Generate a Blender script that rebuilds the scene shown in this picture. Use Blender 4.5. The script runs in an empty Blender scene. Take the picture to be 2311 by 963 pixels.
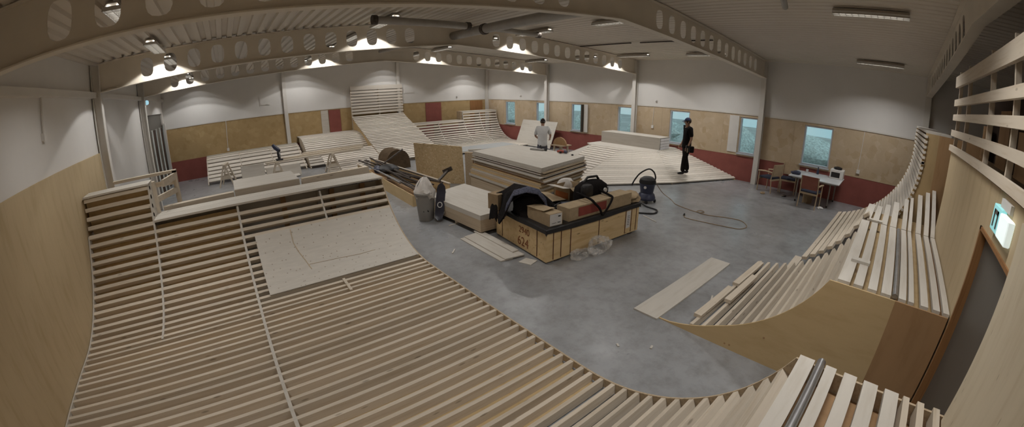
import bpy, bmesh, math, random
from mathutils import Vector, Matrix
R = random.Random(7)
C = bpy.context.scene.collection
PI = math.pi
sc = bpy.context.scene

# ------------------------------------------------------------------ materials
def new_mat(name, rough=0.6, spec=0.3, metal=0.0):
    m = bpy.data.materials.new(name); m.use_nodes = True
    nt = m.node_tree; b = nt.nodes['Principled BSDF']
    b.inputs['Roughness'].default_value = rough
    b.inputs['Specular IOR Level'].default_value = spec
    b.inputs['Metallic'].default_value = metal
    return m, nt, b
def nd(nt, t, **kw):
    n = nt.nodes.new(t)
    for k, v in kw.items(): setattr(n, k, v)
    return n
def ramp(nt, src, stops):
    r = nd(nt, 'ShaderNodeValToRGB'); el = r.color_ramp.elements
    while len(el) < len(stops): el.new(0.5)
    for e, (p, c) in zip(el, stops): e.position = p; e.color = (*c, 1)
    nt.links.new(src, r.inputs[0]); return r.outputs[0]
def coords(nt, scale, rot=(0, 0, 0), kind='Object'):
    tc = nd(nt, 'ShaderNodeTexCoord'); mp = nd(nt, 'ShaderNodeMapping')
    mp.inputs['Scale'].default_value = scale; mp.inputs['Rotation'].default_value = rot
    nt.links.new(tc.outputs[kind], mp.inputs[0]); return mp.outputs[0]
def noise(nt, vec, scale, detail=4, rough=.55):
    n = nd(nt, 'ShaderNodeTexNoise'); n.inputs['Scale'].default_value = scale
    n.inputs['Detail'].default_value = detail; n.inputs['Roughness'].default_value = rough
    nt.links.new(vec, n.inputs['Vector']); return n.outputs['Fac']
def mixc(nt, fac, a, b, mode='MIX'):
    m = nd(nt, 'ShaderNodeMix', data_type='RGBA', blend_type=mode)
    for s, v in ((m.inputs[0], fac), (m.inputs[6], a), (m.inputs[7], b)):
        if hasattr(v, 'links') or hasattr(v, 'is_linked'): nt.links.new(v, s)
        else: s.default_value = v if isinstance(v, (int, float)) else (*v, 1)
    return m.outputs[2]
def plain(name, col, rough=.6, spec=.3, metal=0, var=.12, sc_=6):
    m, nt, b = new_mat(name, rough, spec, metal)
    f = noise(nt, coords(nt, (1, 1, 1)), sc_)
    lo = tuple(c * (1 - var) for c in col); hi = tuple(min(1, c * (1 + var)) for c in col)
    nt.links.new(ramp(nt, f, [(.3, lo), (.7, hi)]), b.inputs['Base Color'])
    return m
def wood(name, light, dark, axis='x', knots=True, rough=.6, spec=.25, rnd=.18, stretch=22, ks=1.0, kd=.42):
    m, nt, b = new_mat(name, rough, spec)
    s = {'x': (1, stretch, stretch), 'y': (stretch, 1, stretch), 'z': (stretch, stretch, 1)}[axis]
    v = coords(nt, s)
    f = noise(nt, v, 1.6, 5, .6)
    col = ramp(nt, f, [(.25, dark), (.5, light), (.8, tuple(min(1, c * 1.06) for c in light))])
    if knots:
        s2 = {'x': (2.4, 9, 9), 'y': (9, 2.4, 9), 'z': (9, 9, 2.4)}[axis]
        vo = nd(nt, 'ShaderNodeTexVoronoi'); vo.inputs['Scale'].default_value = ks
        nt.links.new(coords(nt, s2), vo.inputs['Vector'])
        k = ramp(nt, vo.outputs['Distance'], [(.0, (kd,) * 3), (.08, (kd + .16, kd + .14, kd + .11)), (.125, (1, 1, 1))])
        col = mixc(nt, 1.0, col, k, 'MULTIPLY')
    oi = nd(nt, 'ShaderNodeObjectInfo')
    rr = ramp(nt, oi.outputs['Random'], [(0, (1 - rnd,) * 3), (1, (1, 1, 1))])
    col = mixc(nt, 1.0, col, rr, 'MULTIPLY')
    nt.links.new(col, b.inputs['Base Color'])
    return m
def osb(name, base, dark, light, scale=9):
    m, nt, b = new_mat(name, .65, .2)
    v = coords(nt, (1, 1, 1))
    nz = nd(nt, 'ShaderNodeTexNoise'); nz.inputs['Scale'].default_value = 4
    nt.links.new(v, nz.inputs['Vector'])
    vo = nd(nt, 'ShaderNodeTexVoronoi', feature='F1'); vo.inputs['Scale'].default_value = scale
    mx = mixc(nt, .12, v, nz.outputs['Color'])
    nt.links.new(mx, vo.inputs['Vector'])
    sep = nd(nt, 'ShaderNodeSeparateColor'); nt.links.new(vo.outputs['Color'], sep.inputs[0])
    c1 = ramp(nt, sep.outputs[0], [(0, dark), (.25, base), (.75, base), (1, light)])
    f = noise(nt, v, 1.3, 5, .7)
    c2 = ramp(nt, f, [(.35, (.88, .87, .85)), (.65, (1, 1, 1))])
    nt.links.new(mixc(nt, 1.0, c1, c2, 'MULTIPLY'), b.inputs['Base Color'])
    return m
def emit(name, col, strength):
    m, nt, b = new_mat(name)
    b.inputs['Base Color'].default_value = (*col, 1)
    b.inputs['Emission Color'].default_value = (*col, 1); b.inputs['Emission Strength'].default_value = strength
    return m

PINE_L, PINE_D = (.665, .58, .47), (.57, .47, .35)
M = {}
M['pine'] = wood('pine_along_x', PINE_L, PINE_D, 'x', kd=.52)
M['slat_pale'] = wood('planed_pine_glare_pale', (.74, .68, .60), (.66, .59, .50), 'x', knots=False)  # planed pine, with the glare of overexposed slats mixed into its paler colour
M['piney'] = wood('pine_along_y', PINE_L, PINE_D, 'y')
M['pinez'] = wood('pine_upright', PINE_L, PINE_D, 'z')
M['birch'] = wood('birch_plywood', (.60, .56, .50), (.53, .48, .41), 'x', knots=False, rnd=.1, stretch=9)
M['birchy'] = wood('birch_plywood_along_y', (.60, .56, .50), (.53, .48, .41), 'y', knots=False, rnd=.1, stretch=9)
M['ply_gold'] = wood('golden_plywood', (.58, .43, .235), (.50, .355, .18), 'y', knots=False, rnd=.0, stretch=4)
M['ply_wall'] = wood('yellow_plywood_wall', (.53, .42, .265), (.45, .345, .20), 'z', knots=False, rnd=.0, stretch=5)
M['ply_edge'] = wood('plywood_edge', (.52, .41, .28), (.36, .27, .17), 'x', knots=False, rnd=.15)
def layered(name, light, dark):
    m, nt, b = new_mat(name, .7, .2)
    f = noise(nt, coords(nt, (.5, .5, 55)), 1.0, 3, .6)
    col = ramp(nt, f, [(.32, dark), (.52, light), (.8, light)])
    oi = nd(nt, 'ShaderNodeObjectInfo')
    rr = ramp(nt, oi.outputs['Random'], [(0, (.85,) * 3), (1, (1, 1, 1))])
    nt.links.new(mixc(nt, 1.0, col, rr, 'MULTIPLY'), b.inputs['Base Color']); return m
M['ply_stack'] = layered('plywood_stack_edge', (.58, .47, .34), (.46, .36, .25))
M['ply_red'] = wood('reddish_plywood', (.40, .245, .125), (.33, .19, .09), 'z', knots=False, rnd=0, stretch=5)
M['ply_tan'] = wood('tan_plywood', (.44, .315, .165), (.37, .255, .125), 'z', knots=False, rnd=0, stretch=4)
M['osb'] = osb('osb_board', (.45, .32, .16), (.41, .285, .135), (.49, .36, .19), 7)
M['osb_far'] = osb('osb_board_pale', (.56, .445, .31), (.51, .39, .25), (.60, .49, .36), 6)
M['osb_sheet'] = osb('osb_loose_sheet', (.70, .53, .31), (.58, .42, .23), (.80, .66, .45), 30)
M['white_wall'] = plain('white_cladding', (.72, .70, .675), .5, .3, var=.03, sc_=1.2)
M['ceil'] = plain('white_steel_roof', (.63, .575, .50), .5, .3, var=.04, sc_=.8)
M['steel_w'] = plain('painted_steel', (.64, .58, .49), .45, .3, var=.05, sc_=2)
M['column'] = plain('painted_column', (.66, .63, .585), .45, .3, var=.04, sc_=2)
M['red'] = plain('dark_red_panel', (.27, .085, .070), .55, .3, var=.1, sc_=3)
M['white_p'] = plain('white_paint', (.70, .68, .65), .5, .3, var=.03)
M['frame'] = plain('window_frame_grey_blue', (.50, .52, .56), .4, .4, var=.03)
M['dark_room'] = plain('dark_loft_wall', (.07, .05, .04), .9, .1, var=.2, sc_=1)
M['galv'] = plain('galvanised_steel', (.45, .45, .46), .35, .5, .9, var=.1, sc_=8)
M['tube_dull'] = plain('dull_metal_duct', (.36, .34, .31), .45, .4, .5, var=.08, sc_=4)
M['rust'] = plain('brown_steel_scrap', (.075, .06, .05), .55, .4, .4, var=.4, sc_=20)
M['black'] = plain('black_plastic', (.018, .016, .016), .5, .4, var=.3)
M['black_cloth'] = plain('black_cloth', (.013, .011, .011), .9, .1, var=.3, sc_=30)
M['trouser'] = plain('dark_trousers', (.017, .014, .013), .9, .1, var=.35, sc_=20)
M['navy'] = plain('navy_plastic', (.035, .04, .075), .4, .4, var=.2)
M['navy_cloth'] = plain('dark_blue_cap_cloth', (.04, .045, .08), .9, .1, var=.3, sc_=30)
M['bluegrey_cloth'] = plain('blue_grey_knit', (.085, .088, .12), .95, .1, var=.7, sc_=55)
M['bin'] = plain('grey_bin_plastic', (.30, .285, .265), .45, .4, var=.05)
M['bag_w'] = plain('white_plastic_bag', (.62, .58, .54), .35, .4, var=.08, sc_=12)
M['skin'] = plain('skin', (.45, .27, .19), .55, .3, var=.06)
M['hair'] = plain('brown_hair', (.06, .04, .028), .7, .2, var=.3, sc_=60)
M['tee'] = plain('white_tee_cloth', (.66, .66, .66), .9, .1, var=.05, sc_=12)
M['jean'] = plain('grey_work_trousers', (.10, .10, .12), .9, .1, var=.2, sc_=30)
M['card'] = plain('brown_cardboard', (.40, .305, .195), .8, .1, var=.12, sc_=9)
M['card_d'] = plain('dark_cardboard', (.29, .21, .13), .8, .1, var=.15, sc_=9)
M['crate'] = wood('crate_plywood', (.66, .49, .27), (.54, .36, .17), 'x', knots=True, rnd=.0, stretch=7)
M['strap'] = plain('rust_red_strap', (.10, .035, .022), .6, .2, var=.2)
M['inkred'] = plain('red_brown_ink', (.25, .105, .055), .8, .1, var=.3, sc_=30)
M['printred'] = plain('red_print', (.27, .065, .05), .7, .2, var=.1)
M['paper'] = plain('white_paper', (.66, .64, .62), .8, .1, var=.05)
M['ink'] = plain('black_ink', (.02, .02, .02), .8, .1, var=.1)
M['orange'] = plain('orange_print', (.40, .14, .05), .6, .2, var=.2)
M['brownhood'] = plain('brown_felt', (.115, .08, .05), .9, .1, var=.2, sc_=8)
M['chairwood'] = plain('beech_chair_wood', (.46, .35, .23), .5, .3, var=.1)
M['chairback'] = plain('reddish_chair_back', (.26, .10, .075), .6, .2, var=.1)
M['seat'] = plain('dark_blue_seat_cloth', (.05, .055, .08), .9, .1, var=.2)
M['tabletop'] = plain('white_laminate_table', (.62, .64, .66), .22, .5, var=.02)
M['chrome'] = plain('grey_steel_leg', (.30, .28, .25), .35, .5, .7, var=.08)
M['cable'] = plain('tan_cable', (.33, .235, .14), .6, .3, var=.1)
M['cable_g'] = plain('pale_blue_cable', (.36, .40, .45), .5, .3, var=.1)
M['foam'] = plain('white_foam_sheet', (.70, .70, .72), .7, .2, var=.04)
M['deck_blk'] = plain('black_skateboard_deck', (.03, .03, .045), .35, .5, var=.2)
M['red_tool'] = plain('red_tool_body', (.30, .05, .03), .45, .4, var=.1)
M['lampwhite'] = emit('lit_lamp_tube', (1.0, .98, .93), 9.0)
M['louvre'] = plain('lamp_louvre_metal', (.55, .54, .52), .3, .5, .3, var=.05)
M['lampbody'] = plain('lamp_body_dull', (.42, .37, .31), .5, .3, var=.05)
M['exitgreen'] = emit('lit_exit_sign_face', (.28, .62, .64), 1.3)
M['exitwhite'] = emit('lit_exit_sign_side', (.85, .97, .95), 1.3)
M['bluelamp'] = emit('small_blue_lamp', (.45, .8, .95), 1.6)
M['doorgrey'] = plain('dark_grey_door', (.105, .095, .082), .45, .35, var=.05, sc_=2)
M['trimbrown'] = wood('brown_door_trim', (.30, .15, .06), (.22, .10, .04), 'z', knots=False, rnd=0)
M['stone'] = plain('outside_ground_grey', (.45, .46, .45), .9, .1, var=.2, sc_=.6)

# concrete floor
m, nt, b = new_mat('concrete_floor', .42, .7)
v = coords(nt, (1, 1, 1))
f1 = noise(nt, v, .55, 6, .62); f2 = noise(nt, v, 5, 6, .7)
c1 = ramp(nt, f1, [(.32, (.185, .182, .180)), (.5, (.278, .282, .290)), (.68, (.338, .345, .358))])
c2 = ramp(nt, f2, [(.3, (.74, .73, .71)), (.55, (1, 1, 1))])
nt.links.new(mixc(nt, 1, c1, c2, 'MULTIPLY'), b.inputs['Base Color'])
nt.links.new(ramp(nt, f1, [(.3, (.42,) * 3), (.7, (.24,) * 3)]), b.inputs['Roughness'])
bm_ = nd(nt, 'ShaderNodeBump'); bm_.inputs['Strength'].default_value = .08
nt.links.new(f2, bm_.inputs['Height']); nt.links.new(bm_.outputs[0], b.inputs['Normal'])
M['floor'] = m
# clear film and glass
m, nt, b = new_mat('clear_film', .25, .5); b.inputs['Base Color'].default_value = (.8, .78, .75, 1)
b.inputs['Transmission Weight'].default_value = .35; b.inputs['Alpha'].default_value = .55
f = noise(nt, coords(nt, (1, 1, 1)), 14); nt.links.new(ramp(nt, f, [(.35, (.08,) * 3), (.7, (.6,) * 3)]), b.inputs['Alpha'])
M['film'] = m
m, nt, b = new_mat('window_glass', .05, .5)
nt.nodes.remove(b)
tr = nd(nt, 'ShaderNodeBsdfTransparent'); tr.inputs[0].default_value = (.93, .97, .97, 1)
gl = nd(nt, 'ShaderNodeBsdfGlossy'); gl.inputs['Roughness'].default_value = .03
mx = nd(nt, 'ShaderNodeMixShader'); mx.inputs[0].default_value = .05
nt.links.new(tr.outputs[0], mx.inputs[1]); nt.links.new(gl.outputs[0], mx.inputs[2])
nt.links.new(mx.outputs[0], nt.nodes['Material Output'].inputs[0])
M['glass'] = m
# plywood with screw holes
def screwed(name, base):
    m, nt, b = new_mat(name, .6, .25)
    v = coords(nt, (1, 1, 1))
    f = noise(nt, coords(nt, (3, 12, 12)), 1.3, 5, .6)
    c = ramp(nt, f, [(.3, tuple(x * .88 for x in base)), (.7, base)])
    vo = nd(nt, 'ShaderNodeTexVoronoi'); vo.inputs['Scale'].default_value = 6.5
    vo.voronoi_dimensions = '2D'
    nt.links.new(v, vo.inputs['Vector'])
    k = ramp(nt, vo.outputs['Distance'], [(0, (.62, .56, .5)), (.05, (.68, .63, .57)), (.085, (1, 1, 1))])
    nt.links.new(mixc(nt, 1, c, k, 'MULTIPLY'), b.inputs['Base Color']); return m
M['ply_screw'] = screwed('screwed_birch_plywood', (.60, .56, .50))
# outdoor foliage seen through the panes
M['hedge'] = plain('pale_frosty_foliage', (.62, .66, .64), .9, .1, var=.35, sc_=9)

# ------------------------------------------------------------------ mesh builder
ROOT = {}
def orth(d, up=(0, 0, 1)):
    d = Vector(d).normalized(); u = Vector(up)
    if abs(d.dot(u)) > .98: u = Vector((0, 1, 0)) if abs(d.y) < .9 else Vector((1, 0, 0))
    s = d.cross(u).normalized(); return d, s, s.cross(d).normalized()
class MB:
    def __init__(s): s.v = []; s.f = []; s.m = []; s.cur = 0
    def add(s, vs, fs):
        o = len(s.v); s.v += [tuple(x) for x in vs]; s.f += [tuple(i + o for i in f) for f in fs]; s.m += [s.cur] * len(fs); return s
    def mat(s, i): s.cur = i; return s
    def box(s, a, b, rot=None, piv=None):
        x0, x1 = sorted((a[0], b[0])); y0, y1 = sorted((a[1], b[1])); z0, z1 = sorted((a[2], b[2]))
        vs = [Vector(q) for q in ((x0, y0, z0), (x1, y0, z0), (x1, y1, z0), (x0, y1, z0), (x0, y0, z1), (x1, y0, z1), (x1, y1, z1), (x0, y1, z1))]
        if rot is not None:
            p = Vector(piv) if piv else sum(vs, Vector()) / 8
            vs = [rot @ (q - p) + p for q in vs]
        return s.add(vs, [(0, 3, 2, 1), (4, 5, 6, 7), (0, 1, 5, 4), (1, 2, 6, 5), (2, 3, 7, 6), (3, 0, 4, 7)])
    def beam(s, p, q, w, h, up=(0, 0, 1), top=False):
        """bar from p to q, w across, h along up; top=True: p,q lie on the upper face"""
        p, q = Vector(p), Vector(q); d, sd, u = orth(q - p, up)
        if top: p = p - u * h / 2; q = q - u * h / 2
        a, c = sd * w / 2, u * h / 2
        vs = [p - a - c, p + a - c, p + a + c, p - a + c, q - a - c, q + a - c, q + a + c, q - a + c]
        return s.add(vs, [(0, 3, 2, 1)[::-1], (4, 5, 6, 7)[::-1], (0, 1, 5, 4)[::-1], (1, 2, 6, 5)[::-1], (2, 3, 7, 6)[::-1], (3, 0, 4, 7)[::-1]])
    def prism(s, poly, vec):
        n = len(poly); vec = Vector(vec); a = [Vector(p) for p in poly]; b_ = [p + vec for p in a]
        return s.add(a + b_, [tuple(range(n))[::-1], tuple(range(n, 2 * n))] + [(i, (i + 1) % n, n + (i + 1) % n, n + i) for i in range(n)])
    def tube(s, pts, r, n=8, caps=True):
        pts = [Vector(p) for p in pts]; k = len(pts); rs = r if isinstance(r, (list, tuple)) else [r] * k
        vs = []; ref = None
        for i, p in enumerate(pts):
            d = (pts[min(k - 1, i + 1)] - pts[max(0, i - 1)])
            d = d.normalized() if d.length > 1e-9 else Vector((0, 0, 1))
            if ref is None: _, sd, u = orth(d)
            else:
                u = (ref - d * ref.dot(d))
                u = u.normalized() if u.length > 1e-6 else orth(d)[2]
                sd = d.cross(u)
            ref = u
            for j in range(n):
                t = 2 * PI * j / n; vs.append(p + (sd * math.cos(t) + u * math.sin(t)) * rs[i])
        fs = [(i * n + j, i * n + (j + 1) % n, (i + 1) * n + (j + 1) % n, (i + 1) * n + j) for i in range(k - 1) for j in range(n)]
        if caps: fs += [tuple(range(n))[::-1], tuple(range((k - 1) * n, k * n))]
        return s.add(vs, fs)
    def lathe(s, prof, c, n=16, sx=1, sy=1, square=0):
        vs = []
        for r, z in prof:
            for j in range(n):
                t = 2 * PI * j / n; x, y = math.cos(t), math.sin(t)
                if square:
                    e = 1 - square * .5; x = math.copysign(abs(x) ** e, x); y = math.copysign(abs(y) ** e, y)
                vs.append((c[0] + r * sx * x, c[1] + r * sy * y, c[2] + z))
        k = len(prof)
        fs = [(i * n + j, i * n + (j + 1) % n, (i + 1) * n + (j + 1) % n, (i + 1) * n + j) for i in range(k - 1) for j in range(n)]
        return s.add(vs, fs + [tuple(range(n))[::-1], tuple(range((k - 1) * n, k * n))])
    def grid(s, P, thick=None):
        """P[i][j] points; optional thickness downwards along -normal z"""
        a, b_ = len(P), len(P[0]); vs = [Vector(p) for r in P for p in r]
        fs = [(i * b_ + j, (i + 1) * b_ + j, (i + 1) * b_ + j + 1, i * b_ + j + 1) for i in range(a - 1) for j in range(b_ - 1)]
        if thick is None: return s.add(vs, fs)
        N = [Vector() for _ in vs]
        for f in fs:
            n = (vs[f[1]] - vs[f[0]]).cross(vs[f[2]] - vs[f[0]])
            for i in f: N[i] += n
        bot = [v - (n.normalized() if n.length else Vector((0, 0, 1))) * thick for v, n in zip(vs, N)]
        o = len(vs); fs2 = [tuple(i + o for i in f)[::-1] for f in fs]
        bd = [i * b_ for i in range(a)] + [(a - 1) * b_ + j for j in range(1, b_)] + [i * b_ + b_ - 1 for i in range(a - 2, -1, -1)] + [j for j in range(b_ - 2, 0, -1)]
        side = [(bd[i], bd[(i + 1) % len(bd)], bd[(i + 1) % len(bd)] + o, bd[i] + o)[::-1] for i in range(len(bd))]
        return s.add(vs + bot, fs + fs2 + side)
    def build(s, name, mats, parent=None, world=True, smooth=None, bevel=0):
        me = bpy.data.meshes.new(name)
        off = Vector(ROOT.get(parent.name, (0, 0, 0))) if (parent and world) else Vector()
        me.from_pydata([tuple(Vector(v) - off) for v in s.v], [], s.f)
        for m_ in (mats if isinstance(mats, (list, tuple)) else [mats]): me.materials.append(M[m_] if isinstance(m_, str) else m_)
        me.polygons.foreach_set('material_index', s.m)
        bm = bmesh.new(); bm.from_mesh(me); bmesh.ops.recalc_face_normals(bm, faces=bm.faces)
        if bevel: bmesh.ops.bevel(bm, geom=bm.edges[:], offset=bevel, segments=1, affect='EDGES')
        bm.to_mesh(me); bm.free()
        if smooth is not None:
            me.polygons.foreach_set('use_smooth', [True] * len(me.polygons)); me.set_sharp_from_angle(angle=math.radians(smooth))
        me.update()
        o = bpy.data.objects.new(name, me); C.objects.link(o)
        if parent: o.parent = parent; ROOT[o.name] = tuple(off)
        return o
def tag(o, label=None, cat=None, group=None, kind=None):
    if label: o['label'] = label
    if cat: o['category'] = cat
    if group: o['group'] = group
    if kind: o['kind'] = kind
    return o
def thing(name, label, cat, loc=(0, 0, 0), group=None, rz=0, kind=None):
    o = bpy.data.objects.new(name, None); C.objects.link(o); o.location = loc; o.rotation_euler.z = rz
    o.empty_display_size = .1
    ROOT[o.name] = tuple(loc) if rz == 0 else (0, 0, 0)
    return tag(o, label, cat, group, kind)
def copy_tree(o, parent=None):
    c = o.copy(); C.objects.link(c)
    if parent: c.parent = parent
    for ch in list(o.children): copy_tree(ch, c)
    return c
def single(mb, name, mats, label, cat, loc, group=None, **kw):
    """one-mesh thing with its origin at loc (mesh points given in world space)"""
    off = Vector(loc); mb.v = [tuple(Vector(v) - off) for v in mb.v]
    o = mb.build(name, mats, **kw); o.location = off
    ROOT[o.name] = tuple(off)
    return tag(o, label, cat, group)
def struct(mb, name, mats, label=None, **kw):
    o = mb.build(name, mats, **kw); o['kind'] = 'structure'
    if label: o['label'] = label
    return o
def spline(pts, n=8):
    out = []; P = [Vector(p) for p in pts]; P = [P[0]] + P + [P[-1]]
    for i in range(1, len(P) - 2):
        for k in range(n):
            t = k / n; a, b_, c, d2 = P[i - 1], P[i], P[i + 1], P[i + 2]
            out.append(.5 * ((2 * b_) + (c - a) * t + (2 * a - 5 * b_ + 4 * c - d2) * t * t + (3 * b_ - a - 3 * c + d2) * t ** 3))
    return out + [P[-1]]
ORD = ['topmost', 'second', 'third', 'fourth', 'fifth', 'sixth', 'seventh', 'eighth', 'ninth', 'tenth', 'eleventh', 'twelfth', 'thirteenth', 'fourteenth', 'fifteenth', 'sixteenth', 'seventeenth', 'eighteenth']

# ------------------------------------------------------------------ the hall
W, YD, YE = 16.3, 20.07, 24.0
H1, H2, HE, HA = 2.24, .854, 3.98, 4.50
FR = [5.08, 10.08, 15.08, 20.08]
def roof(x): return HE + (HA - HE) * (1 - abs(x - W / 2) / (W / 2))

struct(MB().box((-.2, -.2, -.2), (W + .2, YE, 0)), 'floor', 'floor', 'grey concrete floor with dull stains')
# corrugated roof
def ceiling():
    P = []; per = .2
    xs = []
    x = -.2
    while x < W + .2:
        dz = .045 if x > W / 2 else .014
        xs += [(x, 0), (x + per * .45, 0), (x + per * .52, dz), (x + per * .93, dz)]; x += per
    P = [[(a, y, roof(a) + dz) for y in (-.2, YE)] for a, dz in xs]
    mb = MB().grid(P)
    mb.grid([[(a, y, roof(a) + .12) for y in (-.2, YE)] for a in (-.2, W / 2, W + .2)])
    return struct(mb, 'ceiling', 'ceil', 'white corrugated steel roof sheeting')
ceiling()

WIN = [(1.71, 2.52), (4.2, 4.93), (6.6, 7.27), (9.2, 9.95), (11.62, 12.44), (14.34, 14.95), (16.49, 17.38)]
ZB, ZT = .92, 2.13
def wall_B():
    mb = MB()
    mb.mat(0).box((-.16, -.2, 0), (-.0, YE, H2))
    mb.mat(2).box((-.16, -.2, H1), (.0, YE, HE + .1))
    ys = [-.2]
    for a, b_ in WIN: ys += [a, b_]
    ys.append(YE)
    for i in range(0, len(ys), 2):
        a, b_ = ys[i], ys[i + 1]
        mb.mat(1).box((-.16, a, H2), (0, b_, H1))
    for a, b_ in WIN:
        mb.mat(1).box((-.16, a, ZT), (0, b_, H1)); mb.mat(1).box((-.16, a, H2), (0, b_, ZB))
    mb.mat(3).box((0, -.0, H1 - .03), (.02, YE, H1 + .015))           # flashing strip between cladding and boards
    mb.mat(1).box((0, 0, H2 - .02), (.008, YE, H2 + .02))
    for i in range(0, 20):                                            # board joints
        y = i * 1.22 + .3
        if not any(a - .1 < y < b_ + .1 for a, b_ in WIN): mb.mat(1).box((0, y - .004, H2), (.004, y + .004, H1))
    return struct(mb, 'wall_right', ['red', 'osb_far', 'white_wall', 'column'], 'long window wall, white above, board band, dark red base')
wall_B()
for k, (a, b_) in enumerate(WIN):
    t = .045
    mb = MB()
    mb.box((-.13, a, ZB), (-.02, a + t, ZT)).box((-.13, b_ - t, ZB), (-.02, b_, ZT))
    mb.box((-.13, a + t, ZT - t), (-.02, b_ - t, ZT)).box((-.13, a + t, ZB), (-.02, b_ - t, ZB + t))
    w = struct(mb, 'window_%d' % (k + 1), 'frame', 'window %s from the far corner, pale frame' % ('first second third fourth fifth sixth seventh'.split()[k]))
    MB().box((-.085, a + t, ZB + t), (-.075, b_ - t, ZT - t)).build('pane', 'glass', w)
    MB().box((-.03, a - .03, ZB - .035), (.06, b_ + .03, ZB)).build('window_sill', 'frame', w)
# casement standing open beside the third window, white boards beside others
t = thing('casement_shutter', 'narrow white shutter with dark edge standing open beside the third window', 'shutter', (.02, 7.45, .9))
MB().box((.0, 7.30, .91), (.16, 7.34, 2.12)).build('dark_edge', 'doorgrey', t)
MB().box((.03, 7.42, .90), (.07, 7.62, 2.13)).build('leaf', 'white_p', t)
single(MB().box((.0, 13.96, .93), (.02, 14.30, 2.16)), 'white_board', 'white_p', 'narrow white board on the wall beside the sixth window', 'panel', (.01, 14.13, .93))

def wall_A():
    mb = MB()
    mb.mat(0).box((-.2, -.16, 0), (W + .2, 0, H2)); mb.mat(1).box((-.2, -.16, H2), (W + .2, 0, H1))
    mb.mat(2).prism([(-.2, 0, H1), (W + .2, 0, H1), (W + .2, 0, roof(W + .2) + .1), (W / 2, 0, HA + .1), (-.2, 0, roof(-.2) + .1)], (0, -.16, 0))
    mb.mat(3).box((0, 0, H1 - .03), (W, .02, H1 + .015))
    return struct(mb, 'wall_back', ['red', 'osb', 'white_wall', 'column'], 'far gable wall, white above, board band, dark red base')
wall_A()
for x0, x1, nm, lab in ((8.55, 9.10, 'red', 'tall dark red panel beside the white board, left of the tall ramp'), (3.08, 4.01, 'red', 'tall dark red panel on the gable wall right of the tall ramp'), (.37, 1.22, 'trimbrown', 'brown red panel on the gable wall near the far corner')):
    single(MB().box((x0, .003, .9), (x1, .025, 2.17)), 'painted_board', nm, lab, 'panel', ((x0 + x1) / 2, .01, .9))
single(MB().box((9.13, .0, .9), (9.47, .03, 2.18)), 'white_board', 'birch', 'pale upright board on the gable wall beside a red panel', 'panel', (9.3, .01, .9))
for x0, x1, z0, z1, lab in ((11.72, 12.16, 2.68, 3.06, 'small square hatch on the white gable wall, above the low bank'), (4.62, 5.2, 2.72, 3.16, 'small square hatch on the white gable wall beside the tall slatted ramp')):
    h = thing('wall_hatch', lab, 'hatch', ((x0 + x1) / 2, .02, z0))
    MB().box((x0, .0, z0), (x1, .02, z1)).build('hatch_frame', 'white_p', h)
    MB().box((x0 + .03, .02, z0 + .03), (x1 - .03, .03, z1 - .03)).build('hatch_door', 'white_wall', h)

def wall_C():
    mb = MB()
    mb.mat(2).box((W, 5.08, 0), (W + .16, YE, HE + .1))
    mb.mat(2).box((W, -.2, 2.9), (W + .16, 5.08, HE + .1))
    mb.mat(0).box((W, -.2, 0), (W + .16, .35, 2.9))
    return struct(mb, 'wall_left', ['column', 'osb', 'white_wall'], 'white clad left wall behind the near ramp')
wall_C()
struct(MB().box((W - .03, 10.12, 1.0), (W, YD, 2.33)).box((W - .03, 10.12, 0), (W, YD, 1.0)), 'trim_1', 'ply_wall', 'yellow plywood lining on the left wall beside the near ramp')
struct(MB().box((W - .12, -.0, 3.36), (W, YE, 3.46)), 'trim_2', 'column', 'pale horizontal rail along the left wall')
# folding gate in the left wall near the far corner
g = thing('door_1', 'dark folding gate in the left wall by the far corner', 'gate', (W + .05, 2.7, 0), kind='structure')
MB().box((W + .06, .35, 2.35), (W + .1, 5.08, 2.9)).build('header_panel', 'doorgrey', g)
for i in range(5):
    y = .4 + i * .93
    MB().box((W + .03, y, 0), (W + .08, y + .8, 2.35)).build('gate_leaf', 'doorgrey' if i % 2 else 'dark_room', g)
    MB().box((W - .0, y + .80, 0), (W + .06, y + .86, 2.38)).build('gate_stile', 'column', g)
MB().box((W - .14, 4.9, 0), (W, 5.1, 3.4)).build('gate_jamb', 'column', g)
MB().box((W - .1, .3, 0), (W, .42, 2.5)).build('gate_jamb', 'white_p', g)
lamp = thing('wall_lamp', 'small glowing bluish lamp at the top of the dark folding gate', 'lamp', (W - .15, 4.75, 3.3))
MB().lathe([(.02, -.07), (.06, -.05), (.07, 0), (.06, .05), (.02, .07)], (W - .2, 4.75, 3.28), 10).build('lamp_globe', 'bluelamp', lamp, smooth=40)
MB().box((W - .15, 4.71, 3.20), (W - .01, 4.79, 3.34)).build('lamp_bracket', 'black', lamp)

# end of the hall: dark loft beyond the plywood wall
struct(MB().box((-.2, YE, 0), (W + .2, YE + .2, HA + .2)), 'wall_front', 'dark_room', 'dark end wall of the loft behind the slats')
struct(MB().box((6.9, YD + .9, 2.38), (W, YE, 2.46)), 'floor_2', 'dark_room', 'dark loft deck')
DX0, DX1, DZ = 9.60, 10.86, 2.08
def wall_D():
    mb = MB(); t = .10; y0, y1 = YD, YD + t
    mb.box((6.5, y0, 0), (DX0, y1, 2.44)).box((DX0, y0, DZ), (DX1, y1, 2.44)).box((DX1, y0, 0), (W, y1, 2.44))
    return struct(mb, 'trim_3', 'ply_wall', 'plywood wall above the decks with a doorway')
wall_D()
d = thing('door_2', 'dark grey door set in the plywood wall between the two ramps', 'door', ((DX0 + DX1) / 2, YD + .1, 0), kind='structure')
MB().box((DX0 + .03, YD + .06, 0), (DX1 - .03, YD + .10, DZ - .02)).build('door_leaf', 'doorgrey', d)
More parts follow.
